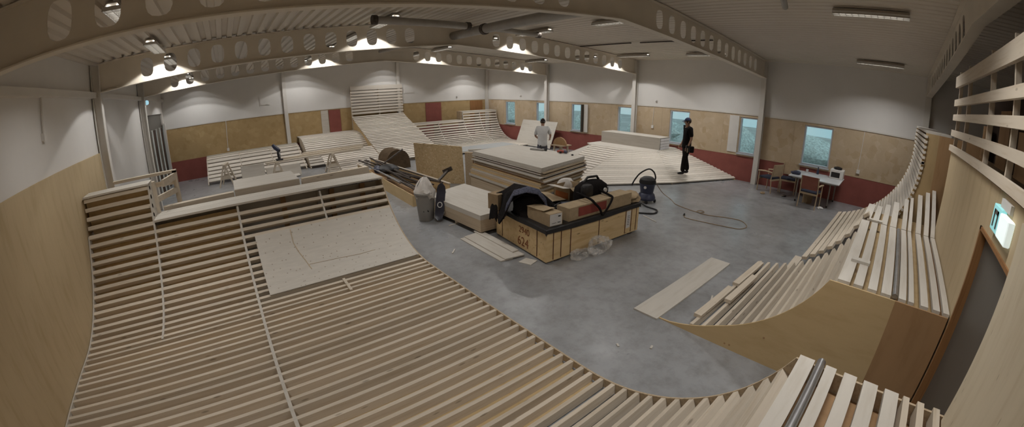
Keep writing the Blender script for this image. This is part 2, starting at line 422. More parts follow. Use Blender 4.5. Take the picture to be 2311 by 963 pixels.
MB().box((DX0, YD - .015, 0), (DX0 + .04, YD + .06, DZ)).box((DX0, YD - .015, DZ - .03), (DX1, YD + .06, DZ)).build('door_frame', 'trimbrown', d)
MB().box((DX1 - .035, YD - .015, 0), (DX1, YD + .06, DZ)).build('door_jamb', 'ply_wall', d)
# second sheet in front of the plywood wall, beside the camera
single(MB().box((11.17, 19.93, 1.235), (W - .06, 19.95, 2.43)), 'plywood_sheet', wood('pale_panel_ply', (.66, .58, .44), (.58, .49, .35), 'z', True, rnd=0, stretch=7, ks=2.2, kd=.6), 'pale upright plywood sheet standing on the near deck right of the doorway', 'panel', (12.5, 19.94, 1.235))
# slatted balustrade above the plywood wall
s_ = thing('slat_balustrade', 'tall slatted timber balustrade above the plywood wall', 'balustrade', (9.5, YD + .05, 2.44))
for z, hgt in ((2.46, .08), (2.665, .085), (2.88, .085), (3.08, .09), (3.34, .15)):
    MB().beam((6.5, YD - .02, z + hgt / 2), (W - .4, YD - .02, z + hgt / 2), .045, hgt).build('slat', 'pine', s_)
for x in (6.62, 7.5, 9.0, 10.0, 11.0, 12.1, 13.1, 14.1, 15.1):
    MB().box((x - .02, YD + .005, 2.44), (x + .02, YD + .06, 3.56)).build('post', 'pinez', s_)
MB().box((6.55, YD + .55, 2.46), (W - .1, YD + .58, 3.40)).build('loft_blackout', 'dark_room', s_)  # dark sheet added behind the slats to stop lamp light and deepen the gaps
for i, x in enumerate((6.6, 7.7, 8.7, 9.6)):
    MB().box((x, YD + .45, 2.46), (x + .55, YD + .47, 2.9 + .2 * (i % 2))).build('backing_board', 'ply_red', s_)
# lit exit sign above the doorway
e = thing('exit_sign', 'lit green and white emergency exit sign above the doorway', 'sign', (10.35, YD, 2.2))
MB().box((10.08, YD - .05, 2.17), (10.34, YD - .002, 2.35)).build('sign_face', 'exitgreen', e, bevel=.005)
MB().box((10.345, YD - .06, 2.17), (10.62, YD - .002, 2.33)).build('sign_glow_box', 'exitwhite', e, bevel=.008)
mb = MB().box((10.14, YD - .056, 2.20), (10.17, YD - .051, 2.32)).box((10.25, YD - .056, 2.20), (10.28, YD - .051, 2.32)).box((10.14, YD - .056, 2.29), (10.28, YD - .051, 2.32))
mb.build('sign_pictogram', 'doorgrey', e)
MB().box((10.2, YD - .03, 2.35), (10.5, YD - .002, 2.41)).build('sign_bracket', 'white_p', e)

# ------------------------------------------------------------------ steel frames
def web_strip(mb, x0, z0, x1, z1, y, depth, t=.012, holes=True):
    """castellated web between bottom line (x0,z0)-(x1,z1); holes 0.30 wide every 0.45"""
    L = abs(x1 - x0); n = max(1, int(L / .45)); sl = (z1 - z0) / (x1 - x0)
    for i in range(n):
        a = x0 + (x1 - x0) * i / n; b_ = x0 + (x1 - x0) * (i + 1) / n; c = (a + b_) / 2
        bz = lambda x: z0 + (x - x0) * sl
        cz = bz(c) + depth / 2
        bd = lambda f: a + (b_ - a) * f
        hw, hh = .128 * (1 if b_ > a else -1), .18
        out = [(bd(f), bz(bd(f))) for f in (0, .25, .5, .75)] + [(b_, bz(b_) + depth * f) for f in (0, .25, .5, .75)] + [(bd(f), bz(bd(f)) + depth) for f in (1, .75, .5, .25)] + [(a, bz(a) + depth * f) for f in (1, .75, .5, .25)]
        inn = []
        for q in range(16):
            an = math.radians(-135 + 22.5 * q); ca, sa_ = math.cos(an), math.sin(an)
            inn.append((c + hw * math.copysign(abs(ca) ** .72, ca), cz + hh * math.copysign(abs(sa_) ** .72, sa_)))
        vs = []
        for yy in (y - t / 2, y + t / 2):
            vs += [(p[0], yy, p[1]) for p in out] + [(p[0], yy, p[1]) for p in inn]
        fs = []
        for k in range(16):
            k2 = (k + 1) % 16
            fs += [(k, k2, 16 + k2, 16 + k), (32 + k, 48 + k, 48 + k2, 32 + k2), (16 + k, 16 + k2, 48 + k2, 48 + k)]
        mb.add(vs, fs)
def frame_at(y, k):
    names = ['farthest', 'second', 'third', 'nearest']
    fr = thing('castellated_beam', '%s castellated steel roof frame counted from the gable wall' % names[k], 'beam', (W / 2, y, 0), 'castellated roof frames', kind='structure')
    mid = W / 2
    zb = lambda x: 3.43 + (3.95 - 3.43) * (1 - abs(x - mid) / mid)
    for s in (-1, 1):
        xe = mid + s * (mid - .18)
        xa, xb = mid + s * 1.05, mid + s * (mid - .95)
        dep = .53
        mb = MB(); web_strip(mb, xa, zb(xa), xb, zb(xb), y, dep)
        mb.prism([(mid, y - .006, zb(mid)), (xa, y - .006, zb(xa)), (xa, y - .006, zb(xa) + dep), (mid, y - .006, zb(mid) + dep + .03)], (0, .012, 0))
        mb.prism([(xb, y - .006, zb(xb)), (xe, y - .006, zb(xe)), (xe, y - .006, zb(xe) + dep), (xb, y - .006, zb(xb) + dep)], (0, .012, 0))
        mb.build('web', 'steel_w', fr)
        MB().beam((mid, y, zb(mid)), (xe, y, zb(xe)), .17, .016).build('bottom_flange', 'steel_w', fr)
        MB().beam((mid, y, zb(mid) + dep), (xe, y, zb(xe) + dep), .17, .016).build('top_flange', 'steel_w', fr)
        x = xe + s * .06
        mb = MB().box((x - .09, y - .08, 0), (x - .075, y + .08, 3.96)).box((x + .075, y - .08, 0), (x + .09, y + .08, 3.96)).box((x - .075, y - .006, 0), (x + .075, y + .006, 3.96))
        if not (s > 0 and k >= 2): mb.build('column', 'column', fr)
for k, y in enumerate(FR): frame_at(y, k)
for k, x in enumerate((.09, 5.53, 11.05)):
    z1 = roof(x) - .02
    mb = MB().box((x - .08, .0, 0), (x + .08, .016, z1)).box((x - .08, .124, 0), (x + .08, .14, z1)).box((x - .007, .016, 0), (x + .007, .124, z1))
    o = struct(mb, 'column', 'column', ['white steel column in the far corner', 'white steel gable column behind the tall slatted ramp', 'white steel gable column left of the red panel'][k])

# roof services
def duct(name, pts, r, label, joints=()):
    t = thing(name, label, 'duct', pts[0])
    MB().tube(pts, r, 14).build('duct_pipe', 'tube_dull', t, smooth=40)
    for p, q in joints: MB().tube([p, q], r * 1.22, 14).build('duct_collar', 'rust', t, smooth=40)
duct('ventilation_duct', [(8.25, 8.8, 4.17), (8.2, 14.9, 4.17)], .105, 'grey round duct running along the ridge', [((8.25, 8.75, 4.17), (8.25, 8.86, 4.17)), ((8.22, 11.4, 4.17), (8.22, 11.5, 4.17))])
duct('ventilation_duct', [(10.85, 11.55, 4.2), (8.62, 11.45, 4.2)], .075, 'thin grey duct branching left from the ridge duct', [((10.9, 11.55, 4.2), (10.8, 11.55, 4.2)), ((8.72, 11.45, 4.2), (8.62, 11.45, 4.2))])
duct('ventilation_duct', [(7.98, 11.45, 4.2), (6.3, 11.2, 4.2)], .065, 'thin grey duct branching right from the ridge duct', [((6.4, 11.2, 4.2), (6.28, 11.2, 4.2))])
duct('ventilation_duct', [(8.5, 5.6, 4.22), (8.35, 8.3, 4.22)], .06, 'slim pipe under the ridge beyond the second frame')
duct('ventilation_duct', [(6.6, 17.3, 4.3), (7.6, 17.5, 4.34), (8.2, 17.9, 4.36)], .05, 'slim dark pipe under the roof above the far deck')
for x, y0, y1, lab in ((3.6, 10.25, 12.2, 'dark slot strip under the roof beside the second frame'), (3.55, 12.5, 14.7, 'dark slot strip under the roof before the third frame')):
    single(MB().box((x - .03, y0, roof(x) - .05), (x + .03, y1, roof(x) - .02)), 'roof_rail', 'rust', lab, 'rail', (x, (y0 + y1) / 2, roof(x) - .05))

# ceiling lamps
def fixture(x, y, L, lit, label, grp, near=False):
    z = min(roof(x) - .11, 4.28)
    t = thing('ceiling_lamp', label, 'lamp', (x, y, z), grp)
    mb = MB().prism([(x - .07, y - L / 2, z + .085), (x + .07, y - L / 2, z + .085), (x + .12, y - L / 2, z), (x + .11, y - L / 2, z), (x + .06, y - L / 2, z + .07), (x - .06, y - L / 2, z + .07), (x - .11, y - L / 2, z), (x - .12, y - L / 2, z)], (0, L, 0))
    mb.build('lamp_body', 'lampbody', t)
    mb = MB(); n = int(L / .1)
    for i in range(n + 1):
        yy = y - L / 2 + L * i / n; mb.box((x - .105, yy - .003, z - .004), (x + .105, yy + .003, z + .04))
    for xx in (-.108, 0, .108): mb.box((x + xx - .004, y - L / 2, z - .006), (x + xx + .004, y + L / 2, z + .042))
    mb.build('louvre', 'louvre', t)
    for xx in (-.055, .055):
        MB().tube([(x + xx, y - L / 2 + .04, z + .05), (x + xx, y + L / 2 - .04, z + .05)], .013, 8).build('tube', 'lampwhite' if lit else 'paper', t)
    for yy in (y - L * .35, y + L * .35): MB().box((x - .008, yy - .008, z + .08), (x + .008, yy + .008, roof(x) + .01)).build('hanger', 'tube_dull', t)
    return z
COLS = [14.8, 10.4, 6.25, 1.6]; cn = ['first', 'second', 'third', 'fourth']
KEY, SPOT, WSPOT = 46, 130, 75
def light_for(x, y, z, L, e):
    ld = bpy.data.lights.new('lamp_light', 'AREA'); ld.shape = 'RECTANGLE'; ld.size = .2; ld.size_y = L; ld.energy = e
    ld.color = (1, .985, .96); ld.spread = math.radians(132)
    o = bpy.data.objects.new('lamp_light', ld); C.objects.link(o); o.location = (x, y, z - .012)
def scallop(x, y, z, e):
    sd = bpy.data.lights.new('lamp_spot', 'SPOT'); sd.energy = e; sd.spot_size = math.radians(126); sd.spot_blend = .08; sd.shadow_soft_size = .03
    sd.color = (1, .985, .96)
    o = bpy.data.objects.new('lamp_spot', sd); C.objects.link(o); o.location = (x, y, z - .03)
for fy, nm in ((0, 'nearest the gable wall'), (3.63, 'beyond the farthest frame'), (5.08, 'close before the farthest frame'), (8.63, 'beyond the second frame'), (10.08, 'close before the second frame'), (13.63, 'beyond the third frame'), (18.65, 'above the near decks')):
    for i, x in enumerate(COLS):
        y = {0: 1.5, 5.08: 5.93, 10.08: 10.93}.get(fy, fy)
        z = fixture(x, y, 1.25, True, 'louvred ceiling lamp in the row %s, %s from the left wall' % (nm, cn[i]), 'louvred ceiling lamps')
        light_for(x, y, z, 1.25, KEY * {0: .4, 3.63: .7, 5.08: .62, 8.63: .55, 10.08: .58, 13.63: 1.0, 18.65: 1.9}[fy] * (.85, 1, .93, .75 if fy == 18.65 else 1.5)[i])
        if fy in (5.08, 10.08): scallop(x, fy + .33, z, SPOT)
        if fy == 0:
            for yy, k in ((.62, .13), (1.1, .5), (1.65, 1.5)): scallop(x, yy, z, WSPOT * k)

# ------------------------------------------------------------------ ramps
def qp(y, y0, Rr=2.0, z0=.1):
    """height of a transition starting at distance 0 from y0"""
    d_ = max(0.0, y); return z0 + Rr - math.sqrt(max(1e-6, Rr * Rr - min(d_, Rr) ** 2))
def arc_rows(y0, sgn, z_end, step, Rr=2.0, z0=.1):
    """points along a transition: (y, z, normal)"""
    out = []; th = step / Rr / 2
    while True:
        z = z0 + Rr * (1 - math.cos(th))
        if th > PI / 2 or z > z_end: break
        out.append((y0 + sgn * Rr * math.sin(th), z, Vector((0, -sgn * math.sin(th), math.cos(th))))); th += step / Rr
    return out
def arc_poly(y0, sgn, z_end, Rr=2.0, z0=.1, n=18):
    te = math.acos(1 - (z_end - z0) / Rr)
    return [(y0 + sgn * Rr * math.sin(te * i / n), z0 + Rr * (1 - math.cos(te * i / n))) for i in range(n + 1)]

# ---- near half pipe
XR, XRIB, XT, XL = 11.06, 13.68, 15.08, 16.24
hp = thing('half_pipe_ramp', 'large slatted timber half pipe in the foreground, framing still open', 'ramp', (13.6, 15.5, 0))
def joist(root, p, q, n, w=.045, h=.095, name='joist', mat='pine'):
    return MB().beam(p, q, w, h, up=n, top=True).build(name, mat, root)
YF, YN = 13.45, 17.1
for y, z, n in arc_rows(13.75, -1, 1.15, .142):            # far transition
    j = R.uniform(-.006, .006)
    joist(hp, (XR + .02, y, z), (XL, y + j, z), n, .055)
for y, z, n in arc_rows(13.75, -1, 1.76, .142):            # taller left part
    if z > 1.15: joist(hp, (XT, y, z), (XL, y, z), n, .06)
y = 13.80
while y < 17.12:
    joist(hp, (XR + .02, y, .1 + R.uniform(-.003, .003)), (XL, y + R.uniform(-.02, .02), .1), Vector((0, 0, 1))); y += .148
for y, z, n in arc_rows(17.1, 1, 1.19, .142):              # near transition
    joist(hp, (XR + .02, y, z), (XL, y, z), n)
def former(root, x, t, poly, mat, name='former'):
    return MB().prism([(x, a, b_) for a, b_ in poly], (t, 0, 0)).build(name, mat, root)
far = arc_poly(13.75, -1, 1.2); near_ = arc_poly(17.1, 1, 1.2)
full = [(11.4, 0.02), (11.4, 1.2)] + far[::-1] + near_ + [(20.03, 1.2), (20.03, 0.02)]
full = [(a, b_ + .004) for a, b_ in full]
former(hp, XR, .02, full, 'ply_edge', 'side_panel')
former(hp, XRIB, .036, full, 'birch')
former(hp, XL, .02, full, 'birch')
tall = arc_poly(13.75, -1, 1.78)
former(hp, XT, .03, [(11.45, .02), (11.45, 1.76)] + [(a, b_ + .004) for a, b_ in tall[::-1]] + [(13.75, .02)], 'birch')
former(hp, 12.25, .03, [(11.5, .02), (11.5, 1.19)] + [(a, b_) for a, b_ in far[::-1] if b_ > .5] + [(12.9, .02)], 'birch')
# boards behind and under the open framing
P = []
for i in range(13):
    th = .05 + (1.30 - .05) * i / 12
    P.append([(x, 13.75 - 2.13 * math.sin(th), 2.1 - 2.13 * math.cos(th) + .0) for x in (XRIB + .04, XT, XL)])
P = [[(x, y, max(.012, z)) for x, y, z in r_] for r_ in P if max(q[2] for q in r_) < 1.16]
MB().grid(P, .012).build('backing_sheet', 'ply_gold', hp, smooth=50)
MB().box((XT + .04, 11.66, .9), (XL, 11.68, 1.74)).build('backing_sheet', 'ply_gold', hp)
MB().box((XR + .03, 13.6, .001), (XL - .01, 17.3, .004)).build('added_base_sheet', 'ply_gold', hp)  # sheet added under the joists to lighten and warm the gaps
MB().box((XR + .03, 18.98, 1.05), (XL, 19.97, 1.07)).build('added_underdeck_sheet', 'ply_red', hp)  # added below the boards so the deck gaps read warm brown
# far deck boards
for i in range(7):
    ya = 11.42 + i * .083
    MB().box((XR - .0, ya, 1.2), (XT - .0, ya + .076, 1.235)).build('deck_board', 'birch', hp)
MB().box((XR + .03, 11.62, .0), (XT, 11.65, 1.19)).build('back_board', 'birch', hp)
for x in (11.4, 12.0, 12.9):
    MB().box((x - .045, 11.70, 0), (x + .045, 11.76, 1.18)).build('post', 'ply_red', hp)
MB().box((XT + .04, 11.44, .0), (XL, 11.46, 1.74)).build('back_board', 'ply_gold', hp)
MB().beam((12.3, 12.03, 1.205), (XR + .1, 12.03, 1.205), .02, .02).build('deck_edge_shadow', 'rust', hp)  # dark strip standing in for the thin shadow gap along the deck edge
for i in range(3):
    MB().box((XT, 11.42 + i * .13, 1.77), (XL, 11.54 + i * .13, 1.80)).build('deck_board', 'birch', hp)
MB().box((XT - .05, 11.42, .0), (XT + .05, 11.52, 1.77)).build('post', 'pinez', hp)
MB().beam((XL - .3, 10.75, 1.79), (14.72, 10.75, 1.79), .1, .05).build('rail', 'pine', hp)
MB().beam((XL - .3, 10.75, 1.60), (14.72, 10.75, 1.60), .05, .09).build('rail', 'pine', hp)
MB().box((14.72, 10.68, 0), (14.80, 10.80, 1.80)).build('post', 'pinez', hp)
MB().beam((14.76, 10.76, 1.7), (14.9, 11.42, 1.7), .045, .12).build('rail', 'piney', hp)
MB().beam((14.76, 10.76, 1.45), (15.05, 11.42, 1.45), .045, .10).build('rail', 'piney', hp)
# plywood skin on the far transition
P = []
for i in range(15):
    th0, th1 = .165, .80
    th = th0 + (th1 - th0) * i / 14
    yy, zz = 13.75 - 2 * math.sin(th), .1 + 2 * (1 - math.cos(th)); nn = Vector((0, math.sin(th), math.cos(th)))
    P.append([Vector((x, yy, zz)) + nn * .022 for x in (XR + .03, 12.2, 13.52)])
skin = MB().grid(P, .016).build('plywood_skin', 'ply_screw', hp, smooth=50)
mb = MB()
def onskin(x, th, d_=.024):
    return Vector((x, 13.75 - 2 * math.sin(th), .1 + 2 * (1 - math.cos(th)))) + Vector((0, math.sin(th), math.cos(th))) * d_
pts = [onskin(12.93, .79), onskin(12.94, .66), onskin(12.90, .56), onskin(12.84, .45), onskin(12.80, .34)]
for a, b_ in zip(pts, pts[1:]): mb.beam(a, b_, .012, .003)
pts = [onskin(12.82, .40), onskin(12.3, .385), onskin(12.0, .37), onskin(11.7, .375)]
for a, b_ in zip(pts, pts[1:]): mb.beam(a, b_, .008, .003)
mb.build('sheet_joint', 'ply_edge', skin)
MB().beam((12.42, 13.5, .124), (12.42, 13.9, .104), .04, .02).build('batten', 'pine', hp)
# near deck: boards and coping
for a, b_ in ((18.905, 19.01), (19.09, 19.165), (19.22, 19.31), (19.36, 19.46), (19.51, 19.61), (19.645, 19.69), (19.75, 19.80), (19.87, 19.92)):
    MB().box((XR - .0, a, 1.195 if b_ - a > .06 else 1.13), (XL, b_, 1.232)).build('deck_board', 'birch' if b_ - a > .06 else 'pine', hp)
MB().tube([(XR - .02, 19.052, 1.225), (XL, 19.052, 1.225)], .030, 16).build('coping_pipe', 'galv', hp, smooth=40)
MB().box((XR + .03, 19.98, .02), (XL, 20.02, 1.19)).build('back_board', 'ply_red', hp)

# ---- quarter pipe on the far side of the doorway
q2 = thing('quarter_pipe_ramp', 'slatted quarter pipe beyond the doorway with curved plywood side', 'ramp', (6.5, 18.9, 0))
X2, X1, XE = 9.52, 6.85, 5.35
prof = arc_poly(17.05, 1, 1.2)
former(q2, X2 - .0, .02, [(16.95, 0.0), (16.95, .012)] + [(a, max(.012, b_ - .1 * max(0, 1 - (a - 17.05) / .75))) for a, b_ in prof] + [(19.5, 1.2), (19.5, 0)], 'ply_gold', 'side_panel')
for ky, kz in ((17.93, .06), (17.99, .065), (18.35, .33), (19.15, .25)):
    MB().tube([(X2 + .018, ky, kz), (X2 + .022, ky, kz)], .012, 10).build('knot', 'ply_red', q2)
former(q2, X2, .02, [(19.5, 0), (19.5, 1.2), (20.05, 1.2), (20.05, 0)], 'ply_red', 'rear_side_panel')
for y, z, n in arc_rows(17.25, 1, 1.19, .142, 1.85, .1):
    if y > 17.42: joist(q2, (X2 - .0, y, z), (X1, y, z), n)
MB().beam((9.32, 17.44, .125), (8.25, 17.46, .125), .10, .05).build('loose_batten', 'pine', q2)
MB().beam((8.1, 17.47, .13), (7.0, 17.50, .13), .10, .05).build('loose_batten', 'pine', q2)
MB().beam((8.75, 17.60, .17), (7.7, 17.62, .17), .09, .05).build('loose_batten', 'pine', q2)
for a, b_ in ((18.905, 19.03), (19.065, 19.16), (19.21, 19.30), (19.345, 19.445), (19.525, 19.60), (19.625, 19.68), (19.75, 19.83), (19.88, 19.955), (19.99, 20.055)):
    MB().box((X2 + .0, a, 1.195), (X1, b_, 1.232)).build('deck_board', 'birch', q2)
    z1 = 1.2 + .47 * max(0, ((a + b_) / 2 - 19.15) / .85)
    MB().beam((X1 - .01, (a + b_) / 2, 1.236), (XE, (a + b_) / 2 + .03, z1), b_ - a, .035, top=True).build('deck_board', 'birch', q2)
MB().tube([(X2 - .02, 19.485, 1.225), (X1 + .05, 19.485, 1.225)], .028, 14).build('coping_pipe', 'galv', q2, smooth=40)
MB().box((8.80, 18.96, 1.232), (8.90, 19.17, 1.262)).build('cross_block', 'birch', q2)
MB().box((6.75, 18.98, 1.232), (6.85, 19.22, 1.262)).build('cross_block', 'birch', q2)
MB().box((5.5, 19.0, 1.08), (X2 - .03, 19.98, 1.10)).build('added_underdeck_sheet', 'ply_tan', q2)  # added under the far deck to lift the tone of its gaps
MB().box((6.9, 20.0, .0), (X2, 20.03, 1.19)).build('back_board', 'ply_red', q2)
XF = 1.9
for y, z, n in arc_rows(17.72, 1, 1.05, .125, 2.0, .1):
    if 18.14 < y < 18.95:
        zz = .1 + 2 - math.sqrt(4 - min(1.95, y - 17.1) ** 2)
        MB().beam((X1 - .02, y, zz), (XF, y, z), .085, .05, up=n, top=True).build('joist', 'pine', q2)
MB().box((5.9, 17.86, 0), (6.9, 18.0, .05)).build('loose_batten', 'pine', q2)
# tall curved extension
x3 = thing('ramp_extension', 'tall curved ramp extension with slat ends and brown plywood side by the window wall', 'ramp', (3.6, 19.6, 0))
for y, z, n in arc_rows(17.72, 1, 2.09, .088, 2.0, .1):
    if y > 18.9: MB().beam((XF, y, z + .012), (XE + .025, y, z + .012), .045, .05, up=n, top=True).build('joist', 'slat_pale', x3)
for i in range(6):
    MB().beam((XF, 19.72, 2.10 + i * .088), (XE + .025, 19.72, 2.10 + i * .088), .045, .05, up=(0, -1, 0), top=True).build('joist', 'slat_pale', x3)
pf = [(a, b_) for a, b_ in arc_poly(17.72, 1, 2.08) if b_ > .3]
former(x3, XE - .02, .02, pf + [(19.73, 2.6), (19.98, 2.6), (19.98, .1), (18.8, .1)], 'ply_tan', 'side_panel')
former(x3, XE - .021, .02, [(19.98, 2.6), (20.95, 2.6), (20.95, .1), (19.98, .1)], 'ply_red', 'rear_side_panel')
former(x3, XF, .02, pf + [(19.73, 2.6), (20.6, 2.6), (20.6, .1), (18.8, .1)], 'ply_gold', 'side_panel')
MB().box((XF, 19.73, 2.6), (XE, 20.2, 2.64)).build('deck_board', 'birch', x3)

# ---- ramps along the gable wall
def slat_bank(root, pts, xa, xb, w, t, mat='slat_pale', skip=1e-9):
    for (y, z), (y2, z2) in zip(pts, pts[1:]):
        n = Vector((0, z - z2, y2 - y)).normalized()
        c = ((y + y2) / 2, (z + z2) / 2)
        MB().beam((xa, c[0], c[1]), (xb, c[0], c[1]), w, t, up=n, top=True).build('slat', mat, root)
def sample(poly, step):
    out = [poly[0]]; acc = 0
    for (a, b_), (c, d_) in zip(poly, poly[1:]):
        L = math.hypot(c - a, d_ - b_); s = step - acc
        while s <= L: out.append((a + (c - a) * s / L, b_ + (d_ - b_) * s / L)); s += step
        acc = (acc + L) % step
    return out
b1 = thing('slatted_bank_ramp', 'low slatted bank along the gable wall, leftmost of the far ramps', 'ramp', (12.8, 1.2, 0))
slat_bank(b1, sample([(.25, .86), (.75, .80), (1.6, .40), (2.5, .05)], .28), 10.75, 14.7, .20, .045)
MB().box((10.75, .02, .84), (14.7, .24, .875)).build('deck_board', 'birch', b1)
for x in (10.8, 12.0, 13.3, 14.66):
    former(b1, x, .03, [(.05, .0), (.05, .85), (.25, .86), (.75, .80), (1.6, .40), (2.5, .05), (2.5, 0)], 'pinez')
b2 = thing('rollover_box_ramp', 'slatted box with rounded top left of the tall ramp', 'ramp', (9.3, 1.2, 0))
slat_bank(b2, sample([(.62, 1.14), (1.05, 1.10), (1.42, .99), (1.75, .82), (2.07, .60), (2.40, .32), (2.62, .06)], .135), 7.95, 10.68, .095, .04)
MB().box((7.95, .02, 1.10), (10.68, .62, 1.14)).build('deck_sheet', 'birch', b2)
for x in (8.0, 9.3, 10.64):
    former(b2, x, .03, [(.05, .0), (.05, .16), (.5, .3), (.5, 1.1), (.62, 1.1), (1.05, 1.06), (1.42, .95), (1.75, .78), (2.07, .56), (2.4, .28), (2.62, .03), (2.62, 0)], 'pinez')
b3 = thing('tall_wall_ramp', 'tall slatted ramp rising to a slatted wall panel on the gable wall', 'ramp', (6.7, 2, 0))
slat_bank(b3, sample([(.14, 1.78), (.35, 1.66), (.63, 1.53), (1.6, 1.14), (2.49, .78), (3.25, .48), (4.3, .08)], .15), 5.35, 8.03, .102, .04)
slat_bank(b3, sample([(2.75, .64), (4.3, .06)], .15), 8.05, 10.3, .102, .04)
for i in range(9):
    z = 1.86 + i * .142; hgt = .098 if i < 8 else .2
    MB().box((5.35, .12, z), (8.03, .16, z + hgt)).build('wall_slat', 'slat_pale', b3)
for x in (5.4, 6.6, 7.98): MB().box((x - .03, .02, 0), (x + .03, .12, 3.12)).build('post', 'pinez', b3)
for x in (5.37, 6.6, 7.97):
    former(b3, x, .03, [(.13, .0), (.13, 1.72), (.35, 1.61), (.63, 1.48), (1.6, 1.09), (2.49, .73), (3.25, .43), (4.25, .04), (4.25, 0)], 'ply_gold')
b4 = thing('slatted_quarter_pipe', 'slatted quarter pipe along the gable wall right of the tall ramp', 'ramp', (2.7, 1.5, 0))
for y, z, n in arc_rows(2.6, -1, 1.62, .145, 1.6, .1):
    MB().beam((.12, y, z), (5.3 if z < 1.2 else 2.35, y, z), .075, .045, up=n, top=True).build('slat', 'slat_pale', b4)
MB().box((2.35, .55, 1.19), (5.3, 1.08, 1.225)).build('deck_board', 'birch', b4)
MB().box((.12, .5, 1.62), (2.35, .97, 1.66)).build('deck_board', 'birch', b4)
lp = [(a, b_ - .02) for a, b_ in arc_poly(2.6, -1, 1.2, 1.6)]; hpz = [(a, b_ - .02) for a, b_ in arc_poly(2.6, -1, 1.62, 1.6)]
for x in (5.27, 3.85): former(b4, x, .03, [(.6, .0), (.6, 1.18)] + [(a, b_ + .024) for a, b_ in lp[::-1]] + [(2.6, .0)], 'birch')
for x in (2.33, 1.25, .13): former(b4, x, .03, [(.55, .0), (.55, 1.6)] + [(a, b_ + .024) for a, b_ in hpz[::-1]] + [(2.6, .0)], 'birch')
MB().box((2.36, .55, 1.22), (2.44, .95, 1.66)).build('end_box', 'ply_edge', b4)
for i in range(12):
    y = 2.62 + i * .15
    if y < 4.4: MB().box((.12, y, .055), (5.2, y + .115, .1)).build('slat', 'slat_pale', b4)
single(MB().box((1.3, 3.1, .102), (4.6, 4.35, .118)), 'plywood_sheet', plain('dull_grey_sheet', (.38, .39, .39), .6, .2, var=.05), 'dull grey sheet lying flat in front of the far quarter pipe', 'sheet', (3, 3.7, .102))

# ---- fan shaped bank below the windows
bw = thing('fan_bank_ramp', 'wide low slatted bank fanning out below the windows', 'ramp', (2.5, 12, 0))
Lo = [(.03, 14.42), (2.58, 13.32), (5.4, 11.5), (5.3, 10.45)]; Hi = [(.03, 11.95), (1.45, 12.0), (2.08, 10.95), (2.1, 9.6)]
NR = 18
for k in range(NR):
    f = (k + .5) / NR; z = .065 + .70 * f
    pts = [Vector((a[0] + (b_[0] - a[0]) * f, a[1] + (b_[1] - a[1]) * f, z)) for a, b_ in zip(Lo, Hi)]
    mb = MB()
    for a, b_ in zip(pts, pts[1:]):
        d_ = (b_ - a).normalized(); up_h = Vector((d_.y, -d_.x, 0))
        if up_h.dot(Vector((-1, -1, 0))) < 0: up_h = -up_h
        n = Vector((0, 0, 1)) - up_h * .34
        mb.beam(a - d_ * .01, b_ + d_ * .01, .112, .04, up=n, top=True)
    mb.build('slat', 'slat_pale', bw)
for i in range(4):
    a, b_ = Lo[i], Hi[i]; off = .03 if i == 0 else 0
    mb = MB().prism([(a[0] + off, a[1], 0), (a[0] + off, a[1], .02), (b_[0] + off, b_[1], .70), (b_[0] + off, b_[1], 0)], (.03, 0, 0)); mb.build('former', 'ply_gold', bw)
MB().prism([(.02, 9.2, .735), (.02, 12.0, .735), (1.45, 12.02, .735), (2.08, 10.95, .735), (2.1, 9.5, .735), (1.9, 9.2, .735)], (0, 0, .03)).build('deck_sheet', 'birchy', bw)
MB().grid([[(.3, 9.25, .765), (2.1, 9.5, .765)], [(.3, 7.7, .05), (2.3, 7.9, .05)]], .02).build('slope_sheet', 'birchy', bw)
MB().grid([[(2.08, 9.55, .765), (3.3, 9.92, .50)], [(2.25, 7.85, .04), (3.1, 8.15, .03)]], .018).build('wing_sheet', 'birchy', bw)
bx = thing('plywood_ledge_box', 'long plywood box on the fan bank with white sheets stacked in its open end', 'box', (.85, 10.6, .766))
MB().box((1.18, 9.35, .768), (1.22, 11.95, 1.19)).build('front_panel', 'birchy', bx)
MB().box((.52, 9.35, 1.17), (1.18, 11.95, 1.19)).build('top_panel', 'birchy', bx)
MB().box((.5, 9.35, .768), (.52, 11.95, 1.19)).build('back_panel', 'birchy', bx)
for i in range(4):
    MB().box((.54, 9.5, .77 + i * .10), (1.16, 11.97, .855 + i * .10)).build('foam_slab', 'foam', bx)
# leaning sheet behind the worker in white
th = math.atan2(.42, 1.2)
single(MB().grid([[(.72, 3.45, .03), (.72, 5.95, .03)], [(.24, 3.5, 1.24), (.24, 5.98, 1.24)]], .018), 'plywood_sheet', 'birchy', 'pale plywood sheet leaning against the window wall behind the man in white', 'sheet', (.6, 4.7, 0))

